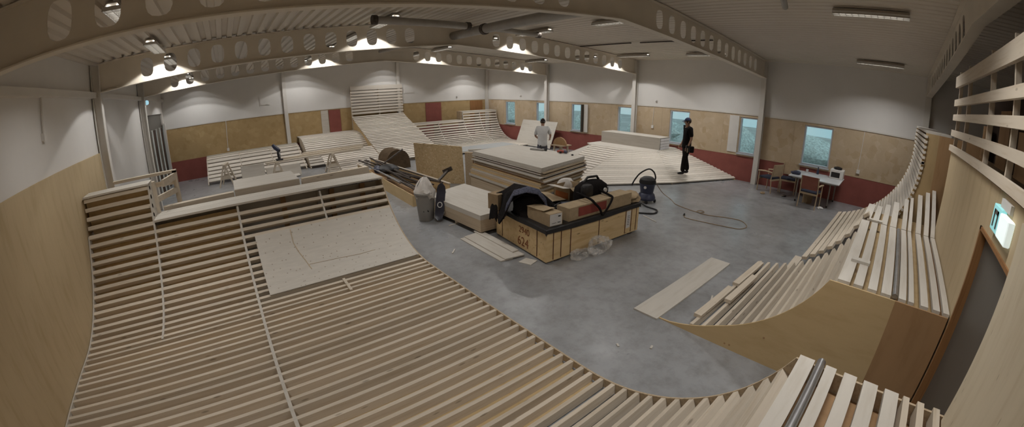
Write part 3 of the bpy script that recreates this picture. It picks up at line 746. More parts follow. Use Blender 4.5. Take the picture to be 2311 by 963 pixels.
# ------------------------------------------------------------------ middle of the hall
# tall stack of sheets
stz = 1.05; cx, cy = 6.53, 11.05; rot = Matrix.Rotation(math.radians(-2.5), 3, 'Z')
layers = []; z = 1.05
spec_ = [(.085, 'birchy', 0, 0), (.03, 'birchy', .03, .0), (.03, 'ply_stack', -.05, .02), (.03, 'birchy', .0, -.03), (.03, 'ply_stack', -.05, .03), (.028, 'birchy', .10, .06), (.035, 'rust', -.10, 0), (.03, 'ply_stack', .0, .05), (.03, 'birchy', .02, .12),
         (.035, 'ply_red', -.03, .05), (.035, 'ply_gold', .02, .0), (.04, 'ply_stack', .05, .05), (.045, 'ply_gold', .06, .0), (.045, 'birchy', .1, .05), (.05, 'ply_stack', .12, .0), (.05, 'ply_gold', .14, .06), (.06, 'birchy', .16, .0), (.09, 'ply_stack', .12, .03)]
for i, (t, mt, dx, dy) in enumerate(spec_):
    if i == len(spec_) - 1: t = z
    z0 = max(0.0, z - t); hx, hy = .98, 1.62
    mb = MB().prism([(px_ + dx, py_ + dy, z0) for px_, py_ in ((7.40, 9.58), (7.66, 12.76), (5.66, 12.30), (5.64, 9.32))], (0, 0, z - .004 - z0))
    single(mb, 'plywood_sheet', mt, '%s board from the top in the tall stack of sheets' % ORD[i] if i else 'topmost pale board of the tall stack, tools lying on it', 'sheet', (cx + dx, cy, z0), 'boards of the tall stack')
    z = z0
    if i in (1, 4): z -= .0
    if z <= 0: break
# low stack
lo = [(9.66, 11.93), (9.28, 13.12), (7.6, 12.9), (8.0, 11.2)]
lo = [(9.62, 11.72), (9.42, 13.10), (8.0, 13.15), (7.9, 10.6), (8.85, 10.55)]
lo = [(9.64, 11.05), (9.60, 13.12), (8.35, 13.12), (8.40, 10.65)]
single(MB().prism([(a, b_, .09) for a, b_ in lo], (0, 0, .24)), 'plywood_bundle', 'ply_stack', 'thick lower bundle of plywood in the low white stack behind the crate', 'bundle', (9, 12, .09), 'low white stack')
single(MB().prism([(a, b_, .332) for a, b_ in lo], (0, 0, .10)), 'plywood_bundle', 'birchy', 'upper pale bundle of the low white plywood stack behind the crate', 'bundle', (9, 12, .332), 'low white stack')
for yy in (11.3, 12.1, 12.9):
    single(MB().box((8.4, yy - .04, 0), (9.55, yy + .04, .088)), 'bearer_block', 'pine', 'timber bearer under the low white stack, %s' % {11.3: 'end by the skateboard', 12.1: 'middle one', 12.9: 'end by the crate'}[yy], 'bearer', (9, yy, 0), 'bearers under the low stack')

# crate
cr = thing('plywood_crate', 'large strapped plywood crate with red stencilled numbers', 'crate', (8.1, 14.05, 0))
CP = [(9.29, 13.22), (9.51, 14.86), (6.99, 14.94), (6.80, 13.3)]
MB().prism([(a, b_, .03) for a, b_ in CP], (0, 0, .55)).build('crate_body', 'crate', cr)
cc = Vector((sum(a for a, _ in CP) / 4, sum(b_ for _, b_ in CP) / 4, 0))
def lerp2(a, b_, f): return Vector((a[0] + (b_[0] - a[0]) * f, a[1] + (b_[1] - a[1]) * f, 0))
for f in (.1, .5, .9):
    a, b_ = lerp2(CP[0], CP[3], f), lerp2(CP[1], CP[2], f)
    MB().beam(a + Vector((0, 0, .015)), b_ + Vector((0, 0, .015)), .1, .03).build('skid', 'rust', cr)
def on_face(A, B, f, off=.004):
    p = lerp2(A, B, f); d_ = (Vector((B[0] - A[0], B[1] - A[1], 0))).normalized(); n = Vector((d_.y, -d_.x, 0))
    if n.dot(p - cc) < 0: n = -n
    return p + n * off, d_, n
for A, B, fs in ((CP[0], CP[1], (.14, .84)), (CP[1], CP[2], (.06, .13, .22, .51, .825, .90, .965))):
    for f in fs:
        p, d_, n = on_face(A, B, f)
        MB().beam(p + Vector((0, 0, .05)), p + Vector((0, 0, .58)), .014, .006, up=n).build('strap', 'strap', cr)
p, d_, n = on_face(CP[1], CP[2], .862, .003)
MB().beam(p + Vector((0, 0, .15)), p + Vector((0, 0, .50)), .13, .003, up=n).build('paper_label', 'paper', cr)
mb = MB()
for i in range(6): mb.beam(p - d_ * .035 + n * .003 + Vector((0, 0, .22 + i * .035)), p + d_ * .035 + n * .003 + Vector((0, 0, .22 + i * .035)), .008, .002, up=n)
mb.build('label_print', 'ink', cr)
def text_obj(body, size, loc, xdir, zdir, mat, parent, name, off=None, depth=.002):
    cu = bpy.data.curves.new(name, 'FONT'); cu.body = body; cu.size = size; cu.extrude = depth; cu.align_x = 'CENTER'
    o = bpy.data.objects.new(name, cu); C.objects.link(o)
    dg = bpy.context.evaluated_depsgraph_get(); me = bpy.data.meshes.new_from_object(o.evaluated_get(dg))
    bpy.data.objects.remove(o); bpy.data.curves.remove(cu)
    x = Vector(xdir).normalized(); y = Vector(zdir).normalized(); zz = x.cross(y)
    mt = Matrix((x, y, zz)).transposed().to_4x4(); mt.translation = Vector(loc) - Vector(ROOT.get(parent.name, (0, 0, 0)))
    me.transform(mt); me.materials.clear(); me.materials.append(M[mat])
    o = bpy.data.objects.new(name, me); C.objects.link(o); o.parent = parent; return o
p, d_, n = on_face(CP[0], CP[1], .60, .004)
text_obj('2940', .17, p + Vector((0, 0, .33)), d_, (0, 0, 1), 'inkred', cr, 'stencil_number')
p, d_, n = on_face(CP[0], CP[1], .58, .004)
text_obj('624', .24, p + Vector((0, 0, .09)), d_, (0, 0, 1), 'inkred', cr, 'stencil_number')
# black sheet over the crate
mb = MB()
P = []
fr_ = [-.012, -.01, 0.0, .25, .5, .75, 1.0, 1.01, 1.012]
for ii, fi in enumerate(fr_):
    row = []
    for jj, fj in enumerate(fr_):
        a = Vector((CP[0][0], CP[0][1], 0)) + (Vector((CP[1][0], CP[1][1], 0)) - Vector((CP[0][0], CP[0][1], 0))) * fj
        b_ = Vector((CP[3][0], CP[3][1], 0)) + (Vector((CP[2][0], CP[2][1], 0)) - Vector((CP[3][0], CP[3][1], 0))) * fj
        q = a + (b_ - a) * fi
        e_ = max(abs(ii - 4), abs(jj - 4))
        row.append((q.x, q.y, {4: .525 + R.uniform(-.025, .02), 3: .598}.get(e_, .604)))
    P.append(row)
mb.grid(P, .006)
single(mb, 'tarpaulin', 'black', 'black plastic sheet covering the top of the strapped crate', 'tarpaulin', (8.1, 14.05, .58))
ZC = .608
def carton(name, c, sx, sy, h, rz, mat, label, cat='box', z=ZC, extra=None):
    t = thing(name, label, cat, (c[0], c[1], z))
    r = Matrix.Rotation(rz, 3, 'Z')
    MB().box((c[0] - sx / 2, c[1] - sy / 2, z), (c[0] + sx / 2, c[1] + sy / 2, z + h), r, (c[0], c[1], z)).build('carton_body', mat, t, bevel=.004)
    return t, r
# long flat carton along the front edge with red print
t, r = carton('long_carton', (8.08, 14.70), 1.75, .30, .235, math.radians(-2), 'card', 'long flat cardboard carton with red print along the crate edge')
MB().box((7.98, 14.852, ZC + .05), (8.72, 14.855, ZC + .21), r, (8.08, 14.70, ZC)).build('red_print', 'printred', t)
t, r = carton('small_carton', (9.22, 14.50), .28, .62, .215, math.radians(-6), 'card', 'brown carton at the crate corner with a white label on its end')
MB().box((9.10, 14.812, ZC + .01), (9.35, 14.815, ZC + .205), r, (9.22, 14.50, ZC)).build('end_label', 'paper', t)
for q0, q1 in (((9.13, .15), (9.18, .17)), ((9.13, .05), (9.19, .06)), ((9.22, .05), (9.31, .056))):
    MB().box((q0[0], 14.816, ZC + q0[1]), (q1[0], 14.818, ZC + q1[1]), r, (9.22, 14.50, ZC)).build('print_mark', 'ink', t)
MB().grid([[(9.09, 14.22, ZC + .22), (9.35, 14.19, ZC + .22)], [(9.11, 14.5, ZC + .222), (9.37, 14.49, ZC + .222)], [(9.13, 14.66, ZC + .25), (9.39, 14.66, ZC + .24)]], .003).build('flap', 'card', t)
# open carton with orange print
t = thing('open_carton', 'open cardboard box with lifted flaps beside the black bag', 'box', (7.75, 13.75, ZC))
mb = MB(); X0, X1_, Y0, Y1, hh = 7.5, 8.0, 13.5, 13.95, .26
mb.box((X0, Y0, ZC), (X1_, Y0 + .006, ZC + hh)).box((X0, Y1 - .006, ZC), (X1_, Y1, ZC + hh)).box((X0, Y0, ZC), (X0 + .006, Y1, ZC + hh)).box((X1_ - .006, Y0, ZC), (X1_, Y1, ZC + hh)).box((X0, Y0, ZC), (X1_, Y1, ZC + .006))
mb.build('carton_body', 'card', t)
MB().grid([[(X1_, Y0, ZC + hh), (X1_, Y1, ZC + hh)], [(X1_ + .2, Y0, ZC + hh + .03), (X1_ + .2, Y1, ZC + hh + .03)]], .004).build('flap', 'birch', t)
MB().grid([[(X0, Y1, ZC + hh), (X1_, Y1, ZC + hh)], [(X0, Y1 + .16, ZC + hh - .08), (X1_, Y1 + .16, ZC + hh - .08)]], .004).build('flap', 'card', t)
MB().box((X1_ - .0, Y0 + .05, ZC + .02), (X1_ + .004, Y1 - .05, ZC + .15)).build('orange_print', 'orange', t)
# low tray carton behind, crumpled carton at the far end
t = thing('flat_carton', 'flattened pale cardboard lying behind the dark clothes on the crate', 'box', (8.35, 13.55, ZC))
MB().grid([[(8.0, 13.3, ZC + .06), (8.05, 13.9, ZC + .03)], [(8.35, 13.3, ZC + .12), (8.4, 13.9, ZC + .06)], [(8.75, 13.35, ZC + .03), (8.8, 13.85, ZC + .005)]], .006).build('carton_body', 'card', t)
def crumple(name, c, rx, ry, rz_, mat, label, cat, seed, n=10, amp=.3, floor=None):
    rr = random.Random(seed); bm = bmesh.new(); bmesh.ops.create_icosphere(bm, subdivisions=3, radius=1)
    ph = [(rr.uniform(2, 6), rr.uniform(2, 6), rr.uniform(2, 6), rr.uniform(0, 6)) for _ in range(n)]
    for v_ in bm.verts:
        k = 1 + amp * sum(math.sin(a * v_.co.x + b2 * v_.co.y + c2 * v_.co.z + d2) for a, b2, c2, d2 in ph) / n * 1.6
        v_.co = Vector((v_.co.x * rx * k, v_.co.y * ry * k, max(-rz_ * .75, v_.co.z * rz_ * k)))
    me = bpy.data.meshes.new(name); bm.to_mesh(me); bm.free(); me.materials.append(M[mat])
    me.polygons.foreach_set('use_smooth', [True] * len(me.polygons)); me.set_sharp_from_angle(angle=math.radians(35))
    o = bpy.data.objects.new(name, me); C.objects.link(o); o.location = (c[0], c[1], c[2] + rz_ * .75)
    ROOT[o.name] = tuple(o.location)
    return tag(o, label, cat)
crumple('crumpled_paper', (7.02, 14.72, ZC), .20, .20, .11, 'card', 'crumpled brown packing paper at the vacuum end of the crate', 'paper', 3)
crumple('plastic_bag', (7.58, 13.42, ZC + .02), .20, .16, .17, 'bag_w', 'small white plastic bag behind the open carton on the crate', 'bag', 5)
crumple('plastic_film', (8.42, 15.08, 0), .24, .15, .15, 'film', 'crumpled clear plastic film on the floor in front of the crate', 'plastic film', 8, n=5, amp=.75)
crumple('plastic_film', (8.80, 15.02, 0), .22, .10, .06, 'film', 'smaller flat wisp of clear plastic film left of the crumpled one', 'plastic film', 9, n=5, amp=.75)
for i, (x, y, rz, lab) in enumerate(((8.80, 14.40, .3, 'white sheet of paper next to the corner carton on the crate'), (8.25, 14.38, -.4, 'crumpled white paper in the middle of the crate top'), (8.42, 14.22, .9, 'small white paper under tools on the crate'))):
    r = Matrix.Rotation(rz, 3, 'Z'); s = .17 if i < 2 else .1
    P = [[r @ Vector((a * s, b_ * s, 0)) + Vector((x, y, ZC + .012 + .02 * abs(math.sin(3 * a + 2 * b_ + i)))) for b_ in (-1, -.3, .4, 1)] for a in (-1, -.4, .3, 1)]
    if i == 0: P = [[p + Vector((0, 0, .15)) for p in rw] for rw in P] if False else P
    single(MB().grid(P, .002), 'paper_sheet', 'paper', lab, 'paper', (x, y, ZC))
# power tools and bits on the crate
t = thing('cordless_drill', 'dark hand tool lying on the papers on the crate', 'tool', (8.25, 14.2, ZC))
MB().tube([(8.42, 14.12, ZC + .05), (8.26, 14.2, ZC + .05), (8.16, 14.24, ZC + .05), (8.08, 14.27, ZC + .05)], [.035, .04, .025, .012], 10).build('drill_body', 'navy', t, smooth=40)
MB().beam((8.38, 14.13, ZC + .05), (8.36, 14.32, ZC + .03), .04, .05).build('grip', 'black', t)
t = thing('power_tool', 'black and blue power tool lying at the far end of the crate top', 'tool', (7.05, 14.15, ZC))
MB().tube([(7.45, 14.0, ZC + .08), (7.25, 13.98, ZC + .16), (7.1, 14.05, ZC + .1)], [.06, .07, .04], 8).build('tool_housing', 'black', t, smooth=40)
MB().tube([(7.35, 14.2, ZC + .05), (7.1, 14.3, ZC + .07), (6.9, 14.42, ZC + .04)], [.05, .05, .02], 8).build('tool_body', 'navy', t, smooth=40)
MB().beam((7.2, 14.25, ZC + .1), (7.05, 14.15, ZC + .14), .05, .07).build('grip', 'black', t)
single(MB().tube([(8.55, 14.05, ZC + .02), (8.3, 13.98, ZC + .03), (8.0, 14.08, ZC + .02), (7.8, 14.2, ZC + .03)], .018, 8), 'black_cord', 'black', 'thick black cord lying across the middle of the crate top', 'cord', (8.2, 14.05, ZC))
# draped jacket
def drape(name, path, width, mat, label, cat, seed, parent=None, thick=.02, amp=.03):
    rr = random.Random(seed); P = []
    n = len(path)
    for i, (p, w) in enumerate(zip(path, width)):
        row = []
        d_ = Vector(path[min(n - 1, i + 1)]) - Vector(path[max(0, i - 1)]); d_.z = 0
        d_ = d_.normalized() if d_.length > 1e-6 else Vector((1, 0, 0)); s = Vector((-d_.y, d_.x, 0))
        for j in range(9):
            f = (j / 8 - .5) * 2
            q = Vector(p) + s * w * f + Vector((0, 0, amp * math.sin(5 * f + i * .9 + seed) - .05 * f * f))
            row.append(q)
        P.append(row)
    mb = MB().grid(P, thick)
    if parent is not None: return mb.build(name, mat, parent, smooth=60)
    return single(mb, name, mat, label, cat, path[0], smooth=60)
jk = thing('dark_jacket', 'dark jacket with a blue grey knitted lining draped over the crate edge', 'jacket', (9.1, 13.8, ZC))
drape('jacket_body', [(9.56, 13.62, .50), (9.50, 13.66, .66), (9.42, 13.70, .96), (9.22, 13.78, 1.08), (9.0, 13.88, 1.02), (8.80, 13.94, .86), (8.62, 13.98, .68), (8.5, 14.02, .64)], [.22, .25, .27, .28, .27, .25, .20, .14], 'black_cloth', None, None, 1, jk, .03, .035)
drape('knit_lining', [(9.55, 13.80, .60), (9.52, 13.84, .82), (9.42, 13.92, 1.06), (9.26, 14.10, 1.13), (9.12, 14.24, 1.08), (9.04, 14.34, .92), (9.02, 14.38, .70)], [.06, .10, .14, .15, .12, .07, .05], 'bluegrey_cloth', None, None, 2, jk, .02, .012)
crumple_part = MB()
bm_j = bmesh.new(); bmesh.ops.create_icosphere(bm_j, subdivisions=3, radius=1)
for v_ in bm_j.verts:
    k_ = 1 + .10 * math.sin(5 * v_.co.x + 3 * v_.co.y) + .08 * math.sin(7 * v_.co.z + 4 * v_.co.y)
    v_.co = Vector((9.02 + .40 * v_.co.x * k_, 14.0 + .34 * v_.co.y * k_, .615 + max(0, .36 * v_.co.z * k_)))
crumple_part.add([v_.co.copy() for v_ in bm_j.verts], [tuple(x.index for x in f_.verts) for f_ in bm_j.faces]); bm_j.free()
crumple_part.build('bundled_body', 'black_cloth', jk, smooth=60)
drape('sleeve', [(9.55, 13.45, .46), (9.5, 13.43, .7), (9.4, 13.42, .9), (9.25, 13.45, .93)], [.08, .09, .09, .07], 'black_cloth', None, None, 4, jk, .03, .02)
single(MB().box((9.2, 13.25, ZC), (9.5, 13.5, .9), Matrix.Rotation(.2, 3, 'Z')), 'small_carton', 'card_d', 'brown carton standing under the jacket at the crate corner', 'box', (9.3, 13.4, ZC))
# black tool bag
t = thing('tool_bag', 'black tool bag with white round badge and hanging strap on the crate', 'bag', (7.55, 14.45, ZC))
mb = MB().lathe([(.20, .0), (.24, .03), (.255, .20), (.235, .36), (.15, .45), (.05, .475)], (7.80, 14.32, ZC + .0), 20, 1.65, .8, .6); mb.build('bag_body', 'black_cloth', t, smooth=50)
MB().lathe([(.10, 0), (.12, .02), (.12, .17), (.09, .21)], (8.10, 14.47, ZC + .235), 14, 1.1, .8, .3).build('side_pocket', 'black', t, smooth=50)
MB().tube([(7.5, 14.30, ZC + .38), (7.62, 14.30, ZC + .52), (7.9, 14.30, ZC + .53), (8.05, 14.30, ZC + .40)], .024, 8).build('carry_handle', 'black', t, smooth=60)
MB().tube([(7.62, 14.515, ZC + .28), (7.62, 14.545, ZC + .28)], .045, 14).build('round_badge', 'paper', t)
MB().tube([(7.72, 14.525, ZC + .24), (7.72, 14.545, ZC + .24)], .02, 10).build('round_badge', 'paper', t)
MB().tube(spline([(8.38, 14.45, ZC + .34), (8.40, 14.80, ZC + .30), (8.36, 14.90, ZC + .22), (8.29, 14.945, .74), (8.21, 14.95, .61), (8.12, 14.95, .66), (7.98, 14.94, .78), (7.86, 14.89, ZC + .25), (7.80, 14.78, ZC + .26), (7.78, 14.52, ZC + .30)], 5), .022, 6).build('hanging_strap', 'black_cloth', t, smooth=60)

# flat boards by the crate
for i, (pts, z, lab) in enumerate((([(9.99, 12.98), (10.02, 14.30), (9.78, 14.33), (9.74, 12.98)], .0, 'lowest long board of the boards on the floor beside the crate'), ([(9.90, 12.99), (9.94, 14.32), (9.56, 14.38), (9.54, 12.95)], .022, 'wide board on top of the boards beside the crate'), ([(9.62, 12.9), (9.68, 14.2), (9.55, 14.2), (9.48, 12.9)], .044, 'narrow strip nearest the crate on top of the boards'))):
    single(MB().prism([(a, b_, z) for a, b_ in pts], (0, 0, .02)), 'floor_board', 'birchy', lab, 'board', (pts[0][0], pts[0][1], z), 'boards beside the crate')
single(MB().prism([(9.80, 14.50, 0), (9.72, 14.72, 0), (9.52, 14.66, 0), (9.60, 14.46, 0)], (0, 0, .012)), 'wood_offcut', 'birchy', 'small square plywood offcut on the floor at the crate corner', 'offcut', (9.66, 14.6, 0))
single(MB().box((7.16, 16.66, .0), (9.60, 17.02, .022)), 'plywood_plank', 'birch', 'long pale plywood plank lying alone on the concrete floor', 'plank', (8.4, 16.84, 0))
for i, (x, y, l, a, lab) in enumerate(((10.4, 13.41, .18, .8, 'thin white splinter on the floor beside the near ramp'), (9.6, 12.15, .35, .1, 'thin pale stick on the floor by the low stack'), (6.1, 14.68, .5, 1.2, 'pale stick on the floor beyond the crate'), (10.15, 17.3, .06, .3, 'tiny pale wood chip on the floor near the lone plank'), (10.9 - .5, 17.0, .05, 1, 'tiny pale wood chip on the open floor'), (10.5, 18.4, .05, 2, 'tiny wood chip on the floor toward the doorway'), (8.7, 17.35, .5, .3, 'thin pale stick on the floor between the plank and the far ramp'))):
    r = Matrix.Rotation(a, 3, 'Z'); single(MB().box((x - l / 2, y - .012, 0), (x + l / 2, y + .012, .014), r), 'wood_splinter', 'birch', lab, 'offcut', (x, y, 0), 'wood chips on the floor')

# rubbish bin
bn = thing('rubbish_bin', 'grey plastic bin with white bag over its rim and black symbol', 'bin', (9.93, 11.46, 0))
br = Matrix.Rotation(math.radians(38), 3, 'Z')
def sq(r0, z, c=(9.93, 11.46)):
    return r0
mb = MB().lathe([(.145, 0), (.15, .01), (.195, .60), (.215, .61), (.215, .65)], (9.93, 11.46, 0), 24, 1.22, .98, .55)
mb.v = [tuple(br @ (Vector(v_) - Vector((9.93, 11.46, 0))) + Vector((9.93, 11.46, 0))) for v_ in mb.v]; mb.build('bin_body', 'bin', bn, smooth=40)
rr = random.Random(4); mb = MB(); P = []
prof = [(.222, .53), (.228, .60), (.23, .66), (.20, .72), (.17, .80), (.12, .88), (.06, .95), (.01, .965)]
for i, (r0, z) in enumerate(prof):
    P.append([(9.93 + r0 * (1 + .08 * math.sin(5 * 2 * PI * j / 24 + i) + .05 * math.sin(9 * 2 * PI * j / 24 + 2 * i)) * math.cos(2 * PI * j / 24), 11.46 + r0 * (1 + .1 * math.sin(4 * 2 * PI * j / 24 + 1.3 * i)) * math.sin(2 * PI * j / 24), z + .02 * math.sin(3 * j + i)) for j in range(25)])
mb.grid(P, -.004).build('bin_bag', 'bag_w', bn, smooth=30)
vd = Vector((13.64 - 9.93, 19.1 - 11.46, 0)).normalized(); sd = Vector((-vd.y, vd.x, 0))
pc = Vector((9.93, 11.46, 0)) + vd * .206
mb = MB().beam(pc + Vector((0, 0, .30)), pc + vd * .022 + Vector((0, 0, .54)), .014, .01, up=vd)
mb.beam(pc + vd * .0 + Vector((0, 0, .30)), pc - vd * .012 + sd * .055 + Vector((0, 0, .235)), .022, .012, up=vd).beam(pc + Vector((0, 0, .30)), pc - vd * .012 - sd * .055 + Vector((0, 0, .235)), .022, .012, up=vd)
mb.build('bin_symbol', 'ink', bn)
# skateboard leaning on the low stack
sk = thing('skateboard', 'black skateboard with white ring graphic leaning beside the bin', 'skateboard', (9.76, 11.70, 0))
sa, sb = Vector((9.80, 11.78, .03)), Vector((9.58, 11.62, .80))
def skp(f, w, d_=0):
    p = sa + (sb - sa) * f; u = (sb - sa).normalized(); s2 = Vector((.62, -.5, 0)).normalized(); s2 = (s2 - u * s2.dot(u)).normalized(); nn = u.cross(s2)
    if nn.dot(vd) < 0: nn = -nn
    kick = .05 * (max(0, .15 - f) / .15 + max(0, f - .85) / .15)
    return p + s2 * w + nn * (d_ + kick)
P = []
for i in range(15):
    f = i / 14; w = .10 * math.sqrt(max(.03, 1 - (abs(f - .5) / .5) ** 6)); P.append([skp(f, -w), skp(f, -w * .5, -.004), skp(f, 0, -.006), skp(f, w * .5, -.004), skp(f, w)])
MB().grid(P, .011).build('deck', 'deck_blk', sk, smooth=50)
mb = MB(); ring = [skp(.42 + .07 * math.sin(2 * PI * i / 16), .05 * math.cos(2 * PI * i / 16), .006) for i in range(17)]; mb.tube(ring, .010, 6).build('ring_graphic', 'paper', sk)
for f in (.22, .78):
    MB().beam(skp(f, -.08, -.05), skp(f, .08, -.05), .025, .03).build('truck', 'galv', sk)
    for w in (-.085, .085): MB().tube([skp(f, w - .016, -.055), skp(f, w + .016, -.055)], .027, 12).build('wheel', 'paper', sk, smooth=40)

# scrap tray with pipes
tr_ = thing('scrap_tray', 'long plywood tray filled with metal pipes and scrap', 'tray', (9.2, 8.0, 0))
TL = [(9.50, 5.3), (9.72, 10.35)]; TR = [(8.8, 4.7), (8.62, 10.3)]
MB().prism([(TL[0][0], TL[0][1], 0), (TL[1][0], TL[1][1], 0), (TL[1][0], TL[1][1], .30), (TL[0][0], TL[0][1], .38)], (.02, 0, 0)).build('side_board', 'ply_gold', tr_)
MB().prism([(TR[0][0], TR[0][1], 0), (TR[1][0], TR[1][1], 0), (TR[1][0], TR[1][1], .38), (TR[0][0], TR[0][1], .40)], (.02, 0, 0)).build('side_board', 'ply_gold', tr_)
MB().beam((9.74, 10.35, .14), (8.60, 10.3, .14), .02, .28).build('end_board', 'ply_gold', tr_)
MB().beam((8.62, 10.3, .40), (8.80, 4.7, .42), .06, .03).build('top_rail', 'pine', tr_)
MB().beam((9.53, 5.3, .40), (9.56, 6.6, .38), .06, .035).build('top_rail', 'pine', tr_)
MB().box((8.82, 5.0, .03), (9.55, 10.25, .05)).build('tray_floor', 'ply_red', tr_)
rr = random.Random(11)
pl_ = ['leftmost pale', 'crossing dark', 'long rusty', 'thick dark', 'thin rusty', 'bent dark', 'short dark', 'slim brown', 'flat rusty', 'low dark', 'outer brown', 'upper dark', 'grey slanted', 'tall leaning']
pipes = [((9.35, 5.6, .40), (9.55, 9.2, .38)), ((9.2, 5.2, .45), (8.95, 9.8, .45)), ((9.45, 5.3, .50), (9.2, 9.6, .42)), ((9.05, 4.9, .42), (9.35, 9.9, .33)), ((8.95, 6.2, .38), (9.0, 10.1, .40)), ((9.3, 7.0, .36), (8.85, 10.2, .47)),
         ((9.45, 8.0, .30), (9.05, 9.9, .36)), ((9.1, 6.0, .5), (9.42, 9.3, .43)), ((9.0, 5.2, .52), (9.12, 8.9, .41)), ((9.25, 7.6, .3), (9.5, 10.1, .33)), ((8.92, 5.5, .47), (8.78, 10.2, .44)), ((9.3, 5.0, .44), (9.28, 8.1, .45)), ((9.48, 6.8, .42), (9.33, 9.8, .30)), ((8.95, 6.4, .45), (8.0, 5.9, .78))]
for (a, b_), nm in zip(pipes, pl_):
    r0 = rr.choice((.016, .02, .024, .03))
    mt = 'galv' if 'pale' in nm or 'grey' in nm else 'rust'
    single(MB().tube([a, b_], r0, 8), 'metal_pipe', mt, '%s metal pipe in the long scrap tray' % nm, 'pipe', a, 'pipes in the scrap tray', smooth=40)
t = thing('steel_bracket', 'dark T shaped steel bracket sticking up from the scrap tray end', 'bracket', (8.4, 9.6, .4))
MB().beam((8.75, 9.9, .42), (8.15, 9.4, .55), .06, .05).build('bracket_arm', 'rust', t); MB().beam((8.25, 9.30, .50), (8.08, 9.5, .62), .05, .12).build('bracket_head', 'rust', t)
crumple('dark_bag', (9.1, 7.3, .30), .28, .40, .16, 'black', 'black plastic bag lying among the pipes in the tray', 'bag', 21)
crumple('dark_rag', (9.35, 7.0, .3), .14, .2, .12, 'navy', 'dark blue rag among the pipes beside the black bag', 'rag', 22)
# brown hood shape behind
prof_ = [(8.0 - .48 * math.cos(PI * i / 14), 5.45, .72 * math.sin(PI * i / 14) ** .6) for i in range(15)]
single(MB().prism(prof_, (0, -.9, 0)), 'brown_barrel_cover', 'brownhood', 'brown rounded cover behind the scrap tray beside the loose board', 'cover', (8, 5.0, 0), smooth=50)
# osb sheet standing
o1, o2 = Vector((8.40, 7.90, 0)), Vector((7.46, 9.18, 0))
d_ = (o2 - o1).normalized(); n_ = Vector((-d_.y, d_.x, 0)) * .12
single(MB().grid([[o1 + n_ * 0, o2], [o1 + Vector((0, 0, 1.25)) - n_, o2 + Vector((0, 0, 1.16)) - n_]], .018), 'osb_sheet', 'osb_sheet', 'flaky brown board standing upright between the scrap tray and tall stack', 'sheet', (7.9, 8.5, 0))
for i, (a, b_, z0, z1, mt, lab) in enumerate((((7.44, 9.25), (7.30, 9.45), 0, .98, 'ply_edge', 'tall narrow brown offcut standing beside the flaky board'), ((7.28, 9.3), (7.05, 9.42), 0, .62, 'ply_edge', 'short brown offcut standing at the tall stack'), ((7.30, 9.22), (7.0, 9.36), .63, .98, 'foam', 'white foam block on the short offcut beside the tall stack'), ((7.30, 9.2), (6.95, 9.34), .99, 1.04, 'birch', 'white scrap board on the foam block beside the tall stack'))):
    single(MB().beam((a[0], a[1], (z0 + z1) / 2), (b_[0], b_[1], (z0 + z1) / 2), .12, z1 - z0), 'wood_offcut', mt, lab, 'offcut', (a[0], a[1], z0))

# things on the tall stack
zt = 1.05
t = thing('hand_plane', 'grey hand sander with black upright handle on the tall stack', 'tool', (5.9, 10.75, zt))
MB().beam((6.02, 10.55, zt + .025), (5.88, 10.95, zt + .025), .11, .05).build('tool_base', 'bin', t, bevel=.008)
MB().tube([(5.90, 10.88, zt + .05), (5.91, 10.84, zt + .15)], [.022, .018], 8).build('grip', 'black', t, smooth=40)
MB().tube([(5.86, 10.98, zt + .03), (5.86, 11.04, zt + .03)], .03, 10).build('knob', 'black', t)
t = thing('red_drill', 'red and black cordless tool lying on the tall stack', 'tool', (5.78, 11.62, zt))
MB().tube([(5.84, 11.46, zt + .04), (5.80, 11.56, zt + .05), (5.77, 11.66, zt + .05)], [.03, .042, .04], 10).build('tool_body', 'red_tool', t, smooth=40)
MB().tube([(5.77, 11.66, zt + .05), (5.75, 11.74, zt + .045)], [.042, .038], 10).build('motor_end', 'navy', t, smooth=40)
MB().beam((5.80, 11.58, zt + .04), (5.90, 11.60, zt + .03), .035, .04).build('grip', 'black', t)
single(MB().lathe([(.03, 0), (.035, .02), (.02, .035)], (5.85, 12.03, zt), 10), 'tape_puck', 'black', 'small dark puck at the corner of the tall stack', 'puck', (5.85, 12.03, zt), smooth=40)

# ---- work benches and loose timber behind the near ramp
def sawhorse(c, rz, L, h, label):
    t = thing('sawhorse', label, 'sawhorse', (c[0], c[1], c[2] if len(c) > 2 else 0), 'timber sawhorses')
    t.rotation_euler.z = rz; ROOT[t.name] = (0, 0, 0)
    MB().box((-L / 2, -.05, h - .1), (L / 2, .05, h)).build('top_rail', 'pine', t, world=False)
    for sx in (-1, 1):
        for sy in (-1, 1):
            MB().beam((sx * (L / 2 - .06), sy * .03, h - .04), (sx * (L / 2 - .02), sy * .27, 0.0), .045, .09, up=(1, 0, 0)).build('leg', 'pinez', t, world=False)
        MB().beam((sx * (L / 2 - .04), -.17, h * .42), (sx * (L / 2 - .04), .17, h * .42), .02, .1).build('brace', 'pine', t, world=False)
    return t
sawhorse((13.92, 3.05), math.radians(80), .7, .80, 'empty pale sawhorse in front of the low far bank')
sawhorse((12.15, 4.2), math.radians(85), .6, .74, 'sawhorse under the left end of the cutting bench')
sawhorse((10.1, 4.05), math.radians(85), .6, .74, 'sawhorse under the right end of the cutting bench')
single(MB().beam((12.55, 4.35, .745), (9.0, 4.1, .745), .22, .05).beam((12.5, 4.4, .70), (12.45, 4.4, .70), .2, .04), 'bench_plank', 'pine', 'wide plank laid across the two sawhorses as a cutting bench', 'plank', (10.8, 4.2, .72))
single(MB().beam((12.0, 4.2, .80), (8.85, 4.0, .80), .12, .05), 'bench_plank', 'pine', 'long narrow timber lying on the cutting bench', 'plank', (10.4, 4.1, .77))
